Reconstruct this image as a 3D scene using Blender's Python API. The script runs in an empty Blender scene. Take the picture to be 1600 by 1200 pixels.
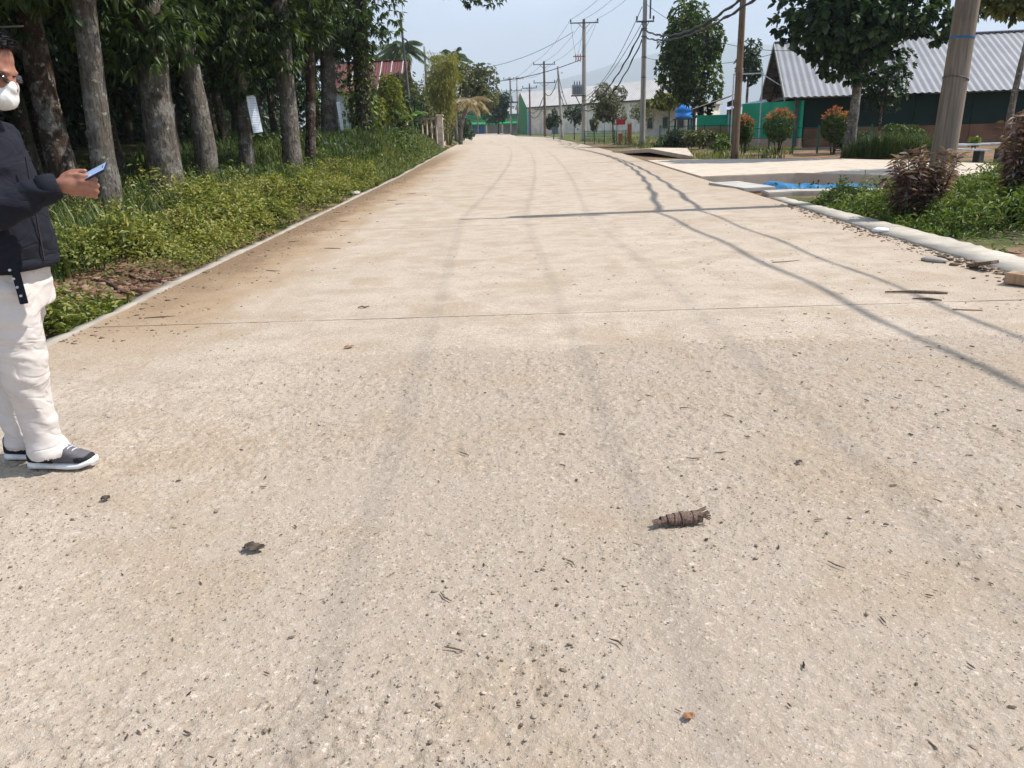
import bpy, bmesh, math, random
import numpy as np
from mathutils import Vector, Matrix, Quaternion
R = math.radians
scene = bpy.context.scene
col = scene.collection

# ------------------------------------------------------------------ camera, sky, sun, exposure
PITCH, ROLL, EYE = R(17.962), R(1.7), 1.36
cd = bpy.data.cameras.new('camera'); cam = bpy.data.objects.new('camera', cd); col.objects.link(cam)
cd.sensor_width = 36; cd.lens = 36 * 1240 / 1600; cd.clip_start = .05; cd.clip_end = 20000
fw = Vector((0, math.cos(PITCH), -math.sin(PITCH))); up0 = Vector((0, math.sin(PITCH), math.cos(PITCH))); rt0 = Vector((1, 0, 0))
rt = rt0 * math.cos(ROLL) - up0 * math.sin(ROLL); up = up0 * math.cos(ROLL) + rt0 * math.sin(ROLL)
cam.matrix_world = Matrix(((rt.x, up.x, -fw.x, 0), (rt.y, up.y, -fw.y, 0), (rt.z, up.z, -fw.z, EYE), (0, 0, 0, 1)))
scene.camera = cam

SUN_EL, SUN_AZ = R(54), R(5)            # azimuth measured from +X towards +Y
sdir = Vector((math.cos(SUN_EL) * math.cos(SUN_AZ), math.cos(SUN_EL) * math.sin(SUN_AZ), math.sin(SUN_EL)))
world = bpy.data.worlds.new('World'); scene.world = world; world.use_nodes = True
wn = world.node_tree; bg = wn.nodes['Background']
sky = wn.nodes.new('ShaderNodeTexSky'); sky.sky_type = 'NISHITA'; sky.sun_disc = False
sky.sun_elevation = SUN_EL; sky.sun_rotation = R(85); sky.air_density = 1.0; sky.dust_density = .35; sky.ozone_density = 3.0
# thin high cloud veil, the same all over the sky
tc = wn.nodes.new('ShaderNodeTexCoord'); mp = wn.nodes.new('ShaderNodeMapping'); mp.inputs['Scale'].default_value = (1.6, 1.6, 4.5)
cn = wn.nodes.new('ShaderNodeTexNoise'); cn.inputs['Scale'].default_value = 2.2; cn.inputs['Detail'].default_value = 7; cn.inputs['Roughness'].default_value = .55
cr = wn.nodes.new('ShaderNodeMapRange'); cr.inputs[1].default_value = .42; cr.inputs[2].default_value = .66; cr.inputs[3].default_value = .22; cr.inputs[4].default_value = .98
mx = wn.nodes.new('ShaderNodeMix'); mx.data_type = 'RGBA'; mx.inputs[7].default_value = (6.0, 7.05, 8.9, 1)
wn.links.new(tc.outputs['Generated'], mp.inputs[0]); wn.links.new(mp.outputs[0], cn.inputs['Vector']); wn.links.new(cn.outputs[0], cr.inputs[0])
wn.links.new(cr.outputs[0], mx.inputs[0]); wn.links.new(sky.outputs[0], mx.inputs[6]); wn.links.new(mx.outputs[2], bg.inputs[0])
bg.inputs[1].default_value = .115

sl = bpy.data.lights.new('sun', 'SUN'); sl.energy = 5.0; sl.angle = R(.53); sl.color = (1, .955, .895)
so = bpy.data.objects.new('sun', sl); col.objects.link(so); so.rotation_euler = sdir.to_track_quat('Z', 'Y').to_euler()
scene.view_settings.view_transform = 'Standard'; scene.view_settings.look = 'None'
scene.view_settings.exposure = .47; scene.view_settings.gamma = 1; scene.view_settings.use_curve_mapping = False
scene.cycles.max_bounces = 6; scene.cycles.diffuse_bounces = 3; scene.cycles.transparent_max_bounces = 4
scene.cycles.use_denoising = True; scene.cycles.use_adaptive_sampling = True; scene.cycles.adaptive_threshold = .025

# ------------------------------------------------------------------ helpers
def lin(r, g, b):
    f = lambda c: (c / 255 / 12.92) if c <= 10 else ((c / 255 + .055) / 1.055) ** 2.4
    return (f(r), f(g), f(b))
def tag(o, label=None, cat=None, group=None, kind=None):
    if label: o['label'] = label
    if cat: o['category'] = cat
    if group: o['group'] = group
    if kind: o['kind'] = kind
    return o
def empty(name, loc=(0, 0, 0), rz=0):
    o = bpy.data.objects.new(name, None); col.objects.link(o); o.location = loc; o.rotation_euler = (0, 0, rz)
    o.empty_display_size = .1
    return o
def obj(name, me, parent=None, mat=None, loc=None, rz=None, smooth=False):
    o = bpy.data.objects.new(name, me); col.objects.link(o)
    if parent: o.parent = parent
    if mat is not None and not me.materials: me.materials.append(mat)
    if loc is not None: o.location = loc
    if rz is not None: o.rotation_euler = (0, 0, rz)
    if smooth and len(me.polygons): me.polygons.foreach_set('use_smooth', np.ones(len(me.polygons), bool))
    return o
def kids(o): return [c for c in col.objects if c.parent == o]
def copy_tree(o, parent=None):
    c = o.copy(); col.objects.link(c)
    if parent: c.parent = parent
    for k in kids(o): copy_tree(k, c)
    return c
def npmesh(name, V, F, attr=None):
    """V (n,3); F (m,k) all faces the same size; attr: per-vertex float 'rnd'"""
    me = bpy.data.meshes.new(name); V = np.asarray(V, np.float32); F = np.asarray(F, np.int32)
    me.vertices.add(len(V)); me.vertices.foreach_set('co', V.ravel())
    k = F.shape[1]; me.loops.add(F.size); me.loops.foreach_set('vertex_index', F.ravel())
    me.polygons.add(len(F)); me.polygons.foreach_set('loop_start', np.arange(0, F.size, k, dtype=np.int32))
    me.update(calc_edges=True)
    if attr is not None:
        a = me.attributes.new('rnd', 'FLOAT', 'POINT'); a.data.foreach_set('value', np.asarray(attr, np.float32))
    return me
class MB:
    """collects boxes, tubes and prisms into one mesh"""
    def __init__(s): s.v = []; s.f = []
    def add(s, v, f):
        b = len(s.v); s.v += [tuple(p) for p in v]; s.f += [[i + b for i in q] for q in f]; return s
    def box(s, c, d, rz=0, ry=0, rx=0):
        m = Matrix.Rotation(rz, 3, 'Z') @ Matrix.Rotation(ry, 3, 'Y') @ Matrix.Rotation(rx, 3, 'X'); c = Vector(c)
        v = [c + m @ Vector((x * d[0] / 2, y * d[1] / 2, z * d[2] / 2)) for z in (-1, 1) for x, y in ((-1, -1), (1, -1), (1, 1), (-1, 1))]
        return s.add(v, [(3, 2, 1, 0), (4, 5, 6, 7), (0, 1, 5, 4), (1, 2, 6, 5), (2, 3, 7, 6), (3, 0, 4, 7)])
    def bar(s, a, b, w, h=None):
        h = h or w; a, b = Vector(a), Vector(b); d = (b - a).normalized()
        sd = d.cross(Vector((0, 0, 1)))
        if sd.length < 1e-4: sd = Vector((1, 0, 0))
        sd.normalize(); u = sd.cross(d)
        v = [p + sd * (i * w / 2) + u * (j * h / 2) for p in (a, b) for i, j in ((-1, -1), (1, -1), (1, 1), (-1, 1))]
        return s.add(v, [(0, 1, 2, 3), (7, 6, 5, 4), (0, 4, 5, 1), (1, 5, 6, 2), (2, 6, 7, 3), (3, 7, 4, 0)])
    def tube(s, pts, rad, n=8, cap=True, jit=0, rng=None):
        pts = [Vector(p) for p in pts]
        if not hasattr(rad, '__len__'): rad = [rad] * len(pts)
        d0 = (pts[1] - pts[0]).normalized(); a = d0.orthogonal().normalized(); vs = []
        for i, p in enumerate(pts):
            d = (pts[min(i + 1, len(pts) - 1)] - pts[max(i - 1, 0)]).normalized()
            a = (a - d * a.dot(d)).normalized(); b = d.cross(a)
            for k in range(n):
                t = 2 * math.pi * k / n; r = rad[i] * (1 + (rng.uniform(-jit, jit) if jit else 0))
                vs.append(p + a * (math.cos(t) * r) + b * (math.sin(t) * r))
        fs = []
        for i in range(len(pts) - 1):
            for k in range(n):
                fs.append((i * n + k, i * n + (k + 1) % n, (i + 1) * n + (k + 1) % n, (i + 1) * n + k))
        if cap: fs += [tuple(range(n - 1, -1, -1)), tuple((len(pts) - 1) * n + k for k in range(n))]
        return s.add(vs, fs)
    def prism(s, poly, z0, z1):
        n = len(poly); v = [(x, y, z0) for x, y in poly] + [(x, y, z1) for x, y in poly]
        return s.add(v, [tuple(range(n - 1, -1, -1)), tuple(range(n, 2 * n))] + [(i, (i + 1) % n, n + (i + 1) % n, n + i) for i in range(n)])
    def build(s, name, mat, parent=None, smooth=False, bevel=0, loc=None, rz=None):
        me = bpy.data.meshes.new(name); me.from_pydata(s.v, [], s.f); me.update()
        if bevel:
            bm = bmesh.new(); bm.from_mesh(me)
            bmesh.ops.bevel(bm, geom=[e for e in bm.edges if e.is_manifold and e.calc_face_angle(0) > .6], offset=bevel, segments=2, affect='EDGES', clamp_overlap=True)
            bm.to_mesh(me); bm.free()
        return obj(name, me, parent, mat, loc, rz, smooth)
def smoothstep(a, b, x):
    t = np.clip((np.asarray(x, float) - a) / (b - a), 0, 1); return t * t * (3 - 2 * t)
def vnoise(x, y, seed=0):
    """cheap value noise, numpy"""
    x = np.asarray(x, float); y = np.asarray(y, float); xi = np.floor(x).astype(np.int64); yi = np.floor(y).astype(np.int64)
    fx = x - xi; fy = y - yi; fx = fx * fx * (3 - 2 * fx); fy = fy * fy * (3 - 2 * fy)
    def h(a, b):
        n = (a * 374761393 + b * 668265263 + seed * 144664) & 0x7fffffff
        n = ((n ^ (n >> 13)) * 1274126177) & 0x7fffffff
        return ((n ^ (n >> 16)) & 0xffff) / 65535.
    return (h(xi, yi) * (1 - fx) + h(xi + 1, yi) * fx) * (1 - fy) + (h(xi, yi + 1) * (1 - fx) + h(xi + 1, yi + 1) * fx) * fy
def fbm(x, y, seed=0, o=4):
    t = 0; a = .5
    for i in range(o): t = t + a * vnoise(x, y, seed + i); x = x * 2.03 + 5.1; y = y * 2.03 + 3.7; a *= .5
    return t

# leaves and blades
def unit(a): return a / np.maximum(np.linalg.norm(a, axis=1, keepdims=True), 1e-6)
def leaf_geo(P, D, L, W, rng, fold=.18, droop=.15, wide=.45):
    n = len(P); D = unit(D); U = rng.normal(size=(n, 3)) * .45 + [0, 0, 1]
    S = unit(np.cross(D, U)); Nn = np.cross(S, D)
    L = (np.ones(n) * L)[:, None]; W = (np.ones(n) * W)[:, None]
    base = P; tip = P + D * L + np.array([0, 0, -1.]) * L * droop
    mid = P + D * L * wide
    a = mid + S * W / 2 + Nn * W * fold; b = mid - S * W / 2 + Nn * W * fold
    V = np.stack([base, a, tip, b], 1).reshape(-1, 3); i = np.arange(n)[:, None] * 4
    F = np.concatenate([i + [0, 1, 2], i + [0, 2, 3]], 1).reshape(-1, 3)
    return V, F
def oval_geo(P, D, L, W, rng, droop=.2, fold=.12):
    """rounder leaf of six points"""
    n = len(P); D = unit(D); U = rng.normal(size=(n, 3)) * .5 + [0, 0, 1]
    S = unit(np.cross(D, U)); Nn = np.cross(S, D); L = (np.ones(n) * L)[:, None]; W = (np.ones(n) * W)[:, None]; g = np.array([0, 0, -1.])
    v = [P, P + D * L * .35 + S * W * .46 + Nn * W * fold, P + D * L * .75 + S * W * .4 + Nn * W * fold + g * L * droop * .5, P + D * L + g * L * droop,
         P + D * L * .75 - S * W * .4 + Nn * W * fold + g * L * droop * .5, P + D * L * .35 - S * W * .46 + Nn * W * fold]
    V = np.stack(v, 1).reshape(-1, 3); i = np.arange(n)[:, None] * 6
    F = np.concatenate([i + [0, 1, 2], i + [0, 2, 3], i + [0, 3, 4], i + [0, 4, 5]], 1).reshape(-1, 3)
    return V, F
def blade_geo(P, H, W, rng, lean=.35):
    n = len(P); az = rng.uniform(0, 2 * math.pi, n); d = np.stack([np.cos(az), np.sin(az), 0 * az], 1); s = np.stack([-np.sin(az), np.cos(az), 0 * az], 1)
    H = (np.ones(n) * H)[:, None]; W = (np.ones(n) * W)[:, None]; l = rng.uniform(.2, 1.6, (n, 1)) * lean; z = np.array([0, 0, 1.])
    m = P + z * H * .55 + d * H * l * .3; t = P + z * H * (1 - .3 * l) + d * H * l
    V = np.stack([P - s * W / 2, P + s * W / 2, m + s * W * .4, m - s * W * .4, t], 1).reshape(-1, 3); i = np.arange(n)[:, None] * 5
    F = np.concatenate([i + [0, 1, 2], i + [0, 2, 3], i + [3, 2, 4]], 1).reshape(-1, 3)
    return V, F
def whorls(C, T, k, L, W, rng, spread=1.1, droop=.35, geo=leaf_geo):
    """k leaves round each twig end C pointing along T"""
    n = len(C); T = unit(T); a = unit(np.cross(T, rng.normal(size=(n, 3)))); b = np.cross(T, a)
    P = np.repeat(C, k, 0); T = np.repeat(T, k, 0); a = np.repeat(a, k, 0); b = np.repeat(b, k, 0); m = n * k
    ph = np.tile(np.arange(k) * 2 * math.pi / k, n) + rng.normal(size=m) * .25; al = spread * rng.uniform(.6, 1.25, m)
    D = T * np.cos(al)[:, None] + (a * np.cos(ph)[:, None] + b * np.sin(ph)[:, None]) * np.sin(al)[:, None]
    D[:, 2] -= droop * rng.uniform(.3, 1.2, m)
    Ls = L * rng.uniform(.6, 1.15, m); tone = np.repeat(rng.uniform(0, 1, n), k) * .6 + rng.uniform(0, .4, m)
    V, F = geo(P, D, Ls, W * Ls / L, rng)
    return V, F, np.repeat(tone, len(V) // m)
def merge(parts):
    V = []; F = []; A = []; b = 0
    for v, f, a in parts: V.append(v); F.append(f + b); A.append(a); b += len(v)
    return np.concatenate(V), np.concatenate(F), np.concatenate(A)
def ball(n, rng, c, r, shell=.5):
    d = unit(rng.normal(size=(n, 3))); k = rng.uniform(shell ** 3, 1, (n, 1)) ** (1 / 3)
    return np.array(c) + d * k * np.array(r), d
def rock_mesh(name, rng, flat=.6, sub=1, rough=.22):
    bm = bmesh.new(); bmesh.ops.create_icosphere(bm, subdivisions=sub, radius=1)
    for v in bm.verts: v.co *= 1 + rng.uniform(-rough, rough); v.co.z *= flat
    me = bpy.data.meshes.new(name); bm.to_mesh(me); bm.free(); return me
def mesh_arrays(me):
    V = np.empty(len(me.vertices) * 3, np.float32); me.vertices.foreach_get('co', V)
    return V.reshape(-1, 3).astype(float), np.array([list(p.vertices) for p in me.polygons])
def remeshed(name, mb_list, voxel, smooth_it=6):
    """joins closed shapes into one continuous skin"""
    mb = MB()
    for v, f in mb_list: mb.add(v, f)
    me = bpy.data.meshes.new(name + '_src'); me.from_pydata(mb.v, [], mb.f); me.update()
    t = bpy.data.objects.new(name + '_src', me); col.objects.link(t)
    m = t.modifiers.new('r', 'REMESH'); m.mode = 'VOXEL'; m.voxel_size = voxel
    s = t.modifiers.new('s', 'SMOOTH'); s.iterations = smooth_it; s.factor = .5
    dg = bpy.context.evaluated_depsgraph_get(); out = bpy.data.meshes.new_from_object(t.evaluated_get(dg)); out.name = name
    bpy.data.objects.remove(t); bpy.data.meshes.remove(me)
    return out
def limb(pts, rad, n=14, squash=None):
    """closed tapered tube with rounded ends -> (verts, faces)"""
    pts = [Vector(p) for p in pts]; rad = list(rad)
    d0 = (pts[0] - pts[1]).normalized(); d1 = (pts[-1] - pts[-2]).normalized()
    P = [pts[0] + d0 * rad[0] * .7, pts[0] + d0 * rad[0] * .4] + pts + [pts[-1] + d1 * rad[-1] * .4, pts[-1] + d1 * rad[-1] * .7]
    Q = [rad[0] * .4, rad[0] * .8] + rad + [rad[-1] * .8, rad[-1] * .4]
    m = MB(); m.tube(P, Q, n); return m.v, m.f
def ellip(c, r, rx=0, ry=0, rz=0, n=16):
    bm = bmesh.new(); bmesh.ops.create_uvsphere(bm, u_segments=n, v_segments=n // 2 + 2, radius=1)
    m = Matrix.Translation(c) @ Matrix.Rotation(rz, 4, 'Z') @ Matrix.Rotation(ry, 4, 'Y') @ Matrix.Rotation(rx, 4, 'X') @ Matrix.Diagonal((r[0], r[1], r[2], 1))
    v = [tuple(m @ q.co) for q in bm.verts]; f = [[q.index for q in p.verts] for p in bm.faces]; bm.free(); return v, f
def loft(rings, n=28):
    """rings: (cx, cy, cz, rx, ry, exponent, tilt) -> closed (verts, faces)"""
    v = []; f = []
    for cx, cy, cz, rx, ry, e, tl in rings:
        for k in range(n):
            t = 2 * math.pi * k / n; c, s = math.cos(t), math.sin(t)
            x = math.copysign(abs(c) ** (2 / e), c) * rx; y = math.copysign(abs(s) ** (2 / e), s) * ry
            v.append((cx + x, cy + y, cz + x * tl))
    for i in range(len(rings) - 1):
        for k in range(n): f.append((i * n + k, i * n + (k + 1) % n, (i + 1) * n + (k + 1) % n, (i + 1) * n + k))
    f.append(tuple(range(n - 1, -1, -1))); f.append(tuple((len(rings) - 1) * n + k for k in range(n)))
    return v, f

# ------------------------------------------------------------------ materials
class Mat:
    def __init__(s, name, rough=.8, spec=.3):
        s.m = bpy.data.materials.new(name); s.m.use_nodes = True; s.t = s.m.node_tree; s.b = s.t.nodes['Principled BSDF']
        s.b.inputs['Roughness'].default_value = rough; s.b.inputs['Specular IOR Level'].default_value = spec; s._p = None
    def n(s, typ, **kw):
        q = s.t.nodes.new('ShaderNode' + typ)
        for k, v in kw.items():
            if hasattr(q, k): setattr(q, k, v)
        return q
    def l(s, a, b): s.t.links.new(a, b)
    def put(s, sock, v):
        if isinstance(v, bpy.types.NodeSocket): s.l(v, sock)
        elif isinstance(v, (tuple, list)) and len(v) == 3 and sock.type == 'RGBA': sock.default_value = (*v, 1)
        else: sock.default_value = v
    def pos(s, obj_space=False):
        return s.n('TexCoord').outputs['Object'] if obj_space else s.n('NewGeometry').outputs['Position']
    def scaled(s, vec, sc, off=(0, 0, 0)):
        q = s.n('Mapping'); s.l(vec, q.inputs[0]); q.inputs['Scale'].default_value = sc; q.inputs['Location'].default_value = off; return q.outputs[0]
    def noise(s, vec, scale, detail=4, rough=.55, dist=0):
        q = s.n('TexNoise'); s.l(vec, q.inputs['Vector']); q.inputs['Scale'].default_value = scale; q.inputs['Detail'].default_value = detail
        q.inputs['Roughness'].default_value = rough; q.inputs['Distortion'].default_value = dist; return q.outputs[0]
    def voro(s, vec, scale, feature='F1', rnd=1):
        q = s.n('TexVoronoi', feature=feature); s.l(vec, q.inputs['Vector']); q.inputs['Scale'].default_value = scale; q.inputs['Randomness'].default_value = rnd; return q.outputs
    def mr(s, v, a, b, c=0, d=1, smooth=True):
        q = s.n('MapRange'); s.put(q.inputs[0], v); q.interpolation_type = 'SMOOTHSTEP' if smooth else 'LINEAR'
        for i, x in enumerate((a, b, c, d)): q.inputs[i + 1].default_value = x
        return q.outputs[0]
    def math(s, op, a, b=0):
        q = s.n('Math', operation=op); s.put(q.inputs[0], a); s.put(q.inputs[1], b); return q.outputs[0]
    def mix(s, f, a, b, mode='MIX'):
        q = s.n('Mix', data_type='RGBA', blend_type=mode); s.put(q.inputs[0], f); s.put(q.inputs[6], a); s.put(q.inputs[7], b); return q.outputs[2]
    def xyz(s, vec):
        q = s.n('SeparateXYZ'); s.l(vec, q.inputs[0]); return q.outputs
    def attr(s, name='rnd'):
        q = s.n('Attribute', attribute_name=name); return q.outputs['Fac']
    def objrnd(s): return s.n('ObjectInfo').outputs['Random']
    def ramp(s, f, stops):
        q = s.n('ValToRGB'); s.l(f, q.inputs[0]); e = q.color_ramp.elements
        while len(e) < len(stops): e.new(.5)
        for i, (p, c) in enumerate(stops): e[i].position = p; e[i].color = (*c, 1)
        return q.outputs[0]
    def color(s, v): s.put(s.b.inputs['Base Color'], v); return s
    def bump(s, h, strength=.5, dist=.01):
        q = s.n('Bump'); s.put(q.inputs['Height'], h); q.inputs['Strength'].default_value = strength; q.inputs['Distance'].default_value = dist
        s.l(q.outputs[0], s.b.inputs['Normal']); return s
def plain(name, c, rough=.8, var=.12, scale=6, bump=.15, spec=.3, metal=0, dist=.006):
    """single-colour material with grime-like tonal variation and fine relief"""
    m = Mat(name, rough, spec); p = m.pos(True); n1 = m.noise(p, scale, 5); n2 = m.noise(p, scale * 9, 3)
    dk = tuple(x * (1 - var * 2.2) for x in c); lt = tuple(min(1, x * (1 + var)) for x in c)
    m.color(m.mix(m.mr(n1, .3, .7), dk, lt)); m.b.inputs['Metallic'].default_value = metal
    if bump: m.bump(m.math('ADD', n1, m.math('MULTIPLY', n2, .5)), bump, dist)
    return m.m
def leafmat(name, dark, mid, light, trans=.3, rough=.5, spec=.35, odd=None):
    m = Mat(name, rough, spec); a = m.attr()
    stops = [(0, dark), (.45, mid), (.9, light)]
    if odd: stops = [(0, dark), (.42, mid), (.86, light), (.97, odd)]
    c = m.ramp(a, stops); m.color(c)
    tr = m.n('BsdfTranslucent'); m.l(m.mix(1.0, c, (1.0, 1.0, .45), 'MULTIPLY'), tr.inputs[0])
    ms = m.n('MixShader'); ms.inputs[0].default_value = trans; m.l(m.b.outputs[0], ms.inputs[1]); m.l(tr.outputs[0], ms.inputs[2])
    m.l(ms.outputs[0], m.t.nodes['Material Output'].inputs[0]); return m.m

def road_material(name, near=True):
    m = Mat(name, .92, .2); p = m.pos(); x, y, z = m.xyz(p)
    big = m.noise(p, .55, 4); med = m.noise(p, 3.2, 5, .6); fine = m.noise(p, 26, 6, .65); grit = m.noise(p, 120, 3, .7)
    base = m.mix(m.mr(big, .33, .68), (.53, .455, .37), (.61, .53, .44))
    base = m.mix(m.mr(med, .35, .72), base, (.43, .365, .29))
    # the scraped, coarser layer in front of the wavy edge
    yy = m.math('ADD', y, m.math('MULTIPLY', m.math('SUBTRACT', m.noise(m.scaled(p, (1, 1, 1)), 1.6, 6, .68), .5), .95))
    layer = m.math('MULTIPLY', m.mr(yy, 4.925, 4.945, 1, 0), m.mr(m.math('ADD', x, m.math('MULTIPLY', big, 1.4)), -1.1, .6, .15, 1))
    rough = m.mr(yy, 4.0, 7.5, 1, .45)
    base = m.mix(m.math('MULTIPLY', layer, .8), base, m.mix(m.mr(med, .3, .7), (.345, .295, .235), (.42, .365, .305)))
    # worn wheel lanes, darker and greyer
    lane = m.noise(m.scaled(p, (1.1, .07, 1)), 1.0, 3, .5)
    base = m.mix(m.mr(lane, .52, .70, 0, .24), base, (.36, .31, .25))
    # embedded aggregate
    v1 = m.voro(p, 27); v2 = m.voro(p, 58); gate = m.mr(m.noise(p, 1.7, 3), .40, .62)
    st1 = m.math('MULTIPLY', m.math('MULTIPLY', m.mr(v1[0], .30, .22), gate), rough)
    sc = m.xyz(v1[1])
    stone = m.ramp(sc[0], [(0, (.34, .29, .23)), (.35, (.50, .38, .27)), (.6, (.44, .40, .34)), (.85, (.62, .53, .42)), (1, (.52, .34, .25))])
    st1 = m.math('MULTIPLY', m.math('MULTIPLY', st1, m.mr(sc[1], .45, .6)), .35)
    base = m.mix(m.math('MULTIPLY', st1, .75), base, stone)
    c2 = m.xyz(v2[1]); pit = m.math('MULTIPLY', m.mr(v2[0], .26, .15), m.mr(c2[2], .70, .78)); pit = m.math('MULTIPLY', pit, rough)
    base = m.mix(m.math('MULTIPLY', pit, .7), base, (.20, .15, .105))
    base = m.mix(m.mr(fine, .38, .72, .45, 0), base, (.36, .295, .215))
    sa = m.attr('stone'); sm = m.mr(sa, .02, .06)
    base = m.mix(m.math('MULTIPLY', sm, .62), base, m.ramp(sa, [(.05, (.33, .285, .225)), (.3, (.47, .375, .28)), (.5, (.38, .345, .295)), (.75, (.56, .485, .395)), (1, (.47, .34, .255))]))
    base = m.mix(m.math('MULTIPLY', m.attr('pit'), .5), base, (.26, .20, .145))
    base = m.mix(m.mr(m.noise(p, 1.1, 5, .65), .48, .62, 0, .55), base, (.37, .29, .20))
    g2 = m.noise(p, 62, 5, .75); g3 = m.noise(m.scaled(p, (1, 1, 1), (3.3, 7.7, 0)), 34, 5, .75)
    gt = m.mr(m.noise(m.scaled(p, (1, 1, 1), (5, 1, 0)), 2.1, 4, .6), .36, .62, .2, 1); base = m.mix(m.math('MULTIPLY', m.mr(g2, .56, .70, 0, .72), gt), base, (.27, .21, .15)); base = m.mix(m.math('MULTIPLY', m.mr(g3, .55, .68, 0, .75), gt), base, (.70, .62, .52))
    base = m.mix(m.mr(grit, .58, .70, 0, .6), base, (.72, .65, .56)); base = m.mix(m.mr(grit, .42, .32, 0, .5), base, (.30, .24, .18))
    # mud washed on from the verge, along the left side
    mud = m.math('ADD', x, m.math('MULTIPLY', m.math('SUBTRACT', m.noise(m.scaled(p, (1, .35, 1)), 1.3, 5, .62), .5), 2.2))
    mud = m.math('MULTIPLY', m.mr(mud, -1.75, -2.75), m.mr(y, 4.0, 6.5)); mud = m.math('MULTIPLY', mud, m.mr(y, 70, 30))
    mud = m.math('MULTIPLY', mud, m.mr(fine, .25, .6, .55, 1))
    base = m.mix(m.math('MULTIPLY', mud, .9), base, m.mix(m.mr(med, .35, .7), (.30, .205, .115), (.40, .29, .175)))
    edge = m.math('MULTIPLY', m.mr(m.math('ADD', x, m.math('MULTIPLY', m.math('SUBTRACT', m.noise(m.scaled(p, (1, .5, 1)), 2.6, 5, .65), .5), 1.3)), -2.45, -3.05), m.mr(y, 5, 9)); edge = m.math('MULTIPLY', edge, m.mr(y, 60, 30)); base = m.mix(m.math('MULTIPLY', edge, .8), base, m.mix(m.mr(fine, .35, .65), (.13, .085, .05), (.25, .17, .10)))
    mud2 = m.math('ADD', x, m.math('MULTIPLY', m.noise(m.scaled(p, (1, .4, 1)), 1.5, 4), -1.6)); mud2 = m.math('MULTIPLY', m.mr(mud2, 2.4, 3.8), m.mr(fine, .3, .65))
    base = m.mix(m.math('MULTIPLY', mud2, .45), base, (.36, .27, .18))
    base = m.mix(1.0, base, (.975, .94, .915), 'MULTIPLY')
    m.color(base)
    h = m.math('ADD', m.math('MULTIPLY', st1, .9), m.math('MULTIPLY', pit, -1.0))
    h = m.math('ADD', h, m.math('MULTIPLY', fine, m.math('ADD', m.math('MULTIPLY', rough, 1.6), .5)))
    h = m.math('ADD', h, m.math('MULTIPLY', grit, .7)); h = m.math('ADD', h, m.math('MULTIPLY', g3, .8)); h = m.math('ADD', h, m.math('MULTIPLY', layer, .6))
    m.bump(h, .9, .007); return m.m

def concrete(name, c=(.46, .43, .38), var=.14):
    m = Mat(name, .9, .2); p = m.pos(); a = m.noise(p, 2.2, 5, .6); b = m.noise(p, 30, 5, .65); g = m.noise(m.scaled(p, (1, 1, .15)), 6, 4)
    cc = m.mix(m.mr(a, .3, .7), tuple(x * (1 - var) for x in c), tuple(x * (1 + var * .6) for x in c))
    cc = m.mix(m.mr(b, .55, .75, 0, .35), cc, tuple(x * .55 for x in c)); cc = m.mix(m.mr(g, .55, .75, 0, .3), cc, (.26, .2, .13))
    m.color(cc); m.bump(b, .5, .006); return m.m
def ground_material():
    m = Mat('soil_ground', .95, .1); p = m.pos(); x, y, z = m.xyz(p)
    a = m.noise(p, .5, 5); b = m.noise(p, 4, 5, .6); f = m.noise(p, 40, 4, .7)
    soil = m.mix(m.mr(b, .3, .7), (.15, .085, .05), (.29, .185, .115)); soil = m.mix(m.mr(f, .55, .75, 0, .5), soil, (.36, .27, .19))
    grn = m.mix(m.mr(b, .3, .7), (.045, .065, .02), (.12, .13, .045))
    far = m.mr(m.math('ADD', m.math('MULTIPLY', a, 1.0), m.mr(y, 45, 130, 0, .3)), .48, .6)
    lft = m.mr(x, -5, -7, 0, .8); c = m.mix(m.math('MAXIMUM', far, lft), soil, grn)
    m.color(c); m.bump(m.math('ADD', b, m.math('MULTIPLY', f, .5)), .8, .03); return m.m
def bark(name, c1, c2, lichen=(.42, .41, .36), amt=.5, moss=0):
    m = Mat(name, .92, .1); p = m.pos(True); v = m.scaled(p, (7, 7, 1.6)); a = m.noise(v, 2.2, 6, .65); f = m.noise(m.scaled(p, (22, 22, 6)), 1.6, 5, .7); b = m.noise(p, 3.1, 5, .62)
    k = m.xyz(m.voro(p, 9)[1])
    c = m.mix(m.mr(a, .3, .7), c1, c2); c = m.mix(m.math('MULTIPLY', m.mr(b, .50, .60), amt), c, lichen)
    c = m.mix(m.mr(f, .52, .66, 0, .8), c, tuple(x * .4 for x in c1))
    c = m.mix(m.mr(m.noise(p, 11, 4), .6, .68, 0, .55), c, (.5, .5, .45))
    if moss: c = m.mix(m.mr(m.noise(p, 1.7, 4), .45, .62, 0, moss), c, (.05, .065, .02))
    m.color(c); m.bump(m.math('ADD', a, m.math('MULTIPLY', f, 1.0)), 1, .05); return m.m
def timber(name, c1, c2, sc=1.0):
    m = Mat(name, .85, .15); p = m.pos(True); g = m.noise(m.scaled(p, (14 * sc, 14 * sc, .5)), 2, 6, .6); st = m.noise(m.scaled(p, (2, 2, .8)), 1.5, 4)
    c = m.mix(m.mr(g, .3, .7), c1, c2); c = m.mix(m.mr(st, .5, .68, 0, .55), c, tuple(x * .45 for x in c1)); m.color(c); m.bump(g, .5, .008); return m.m
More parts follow.
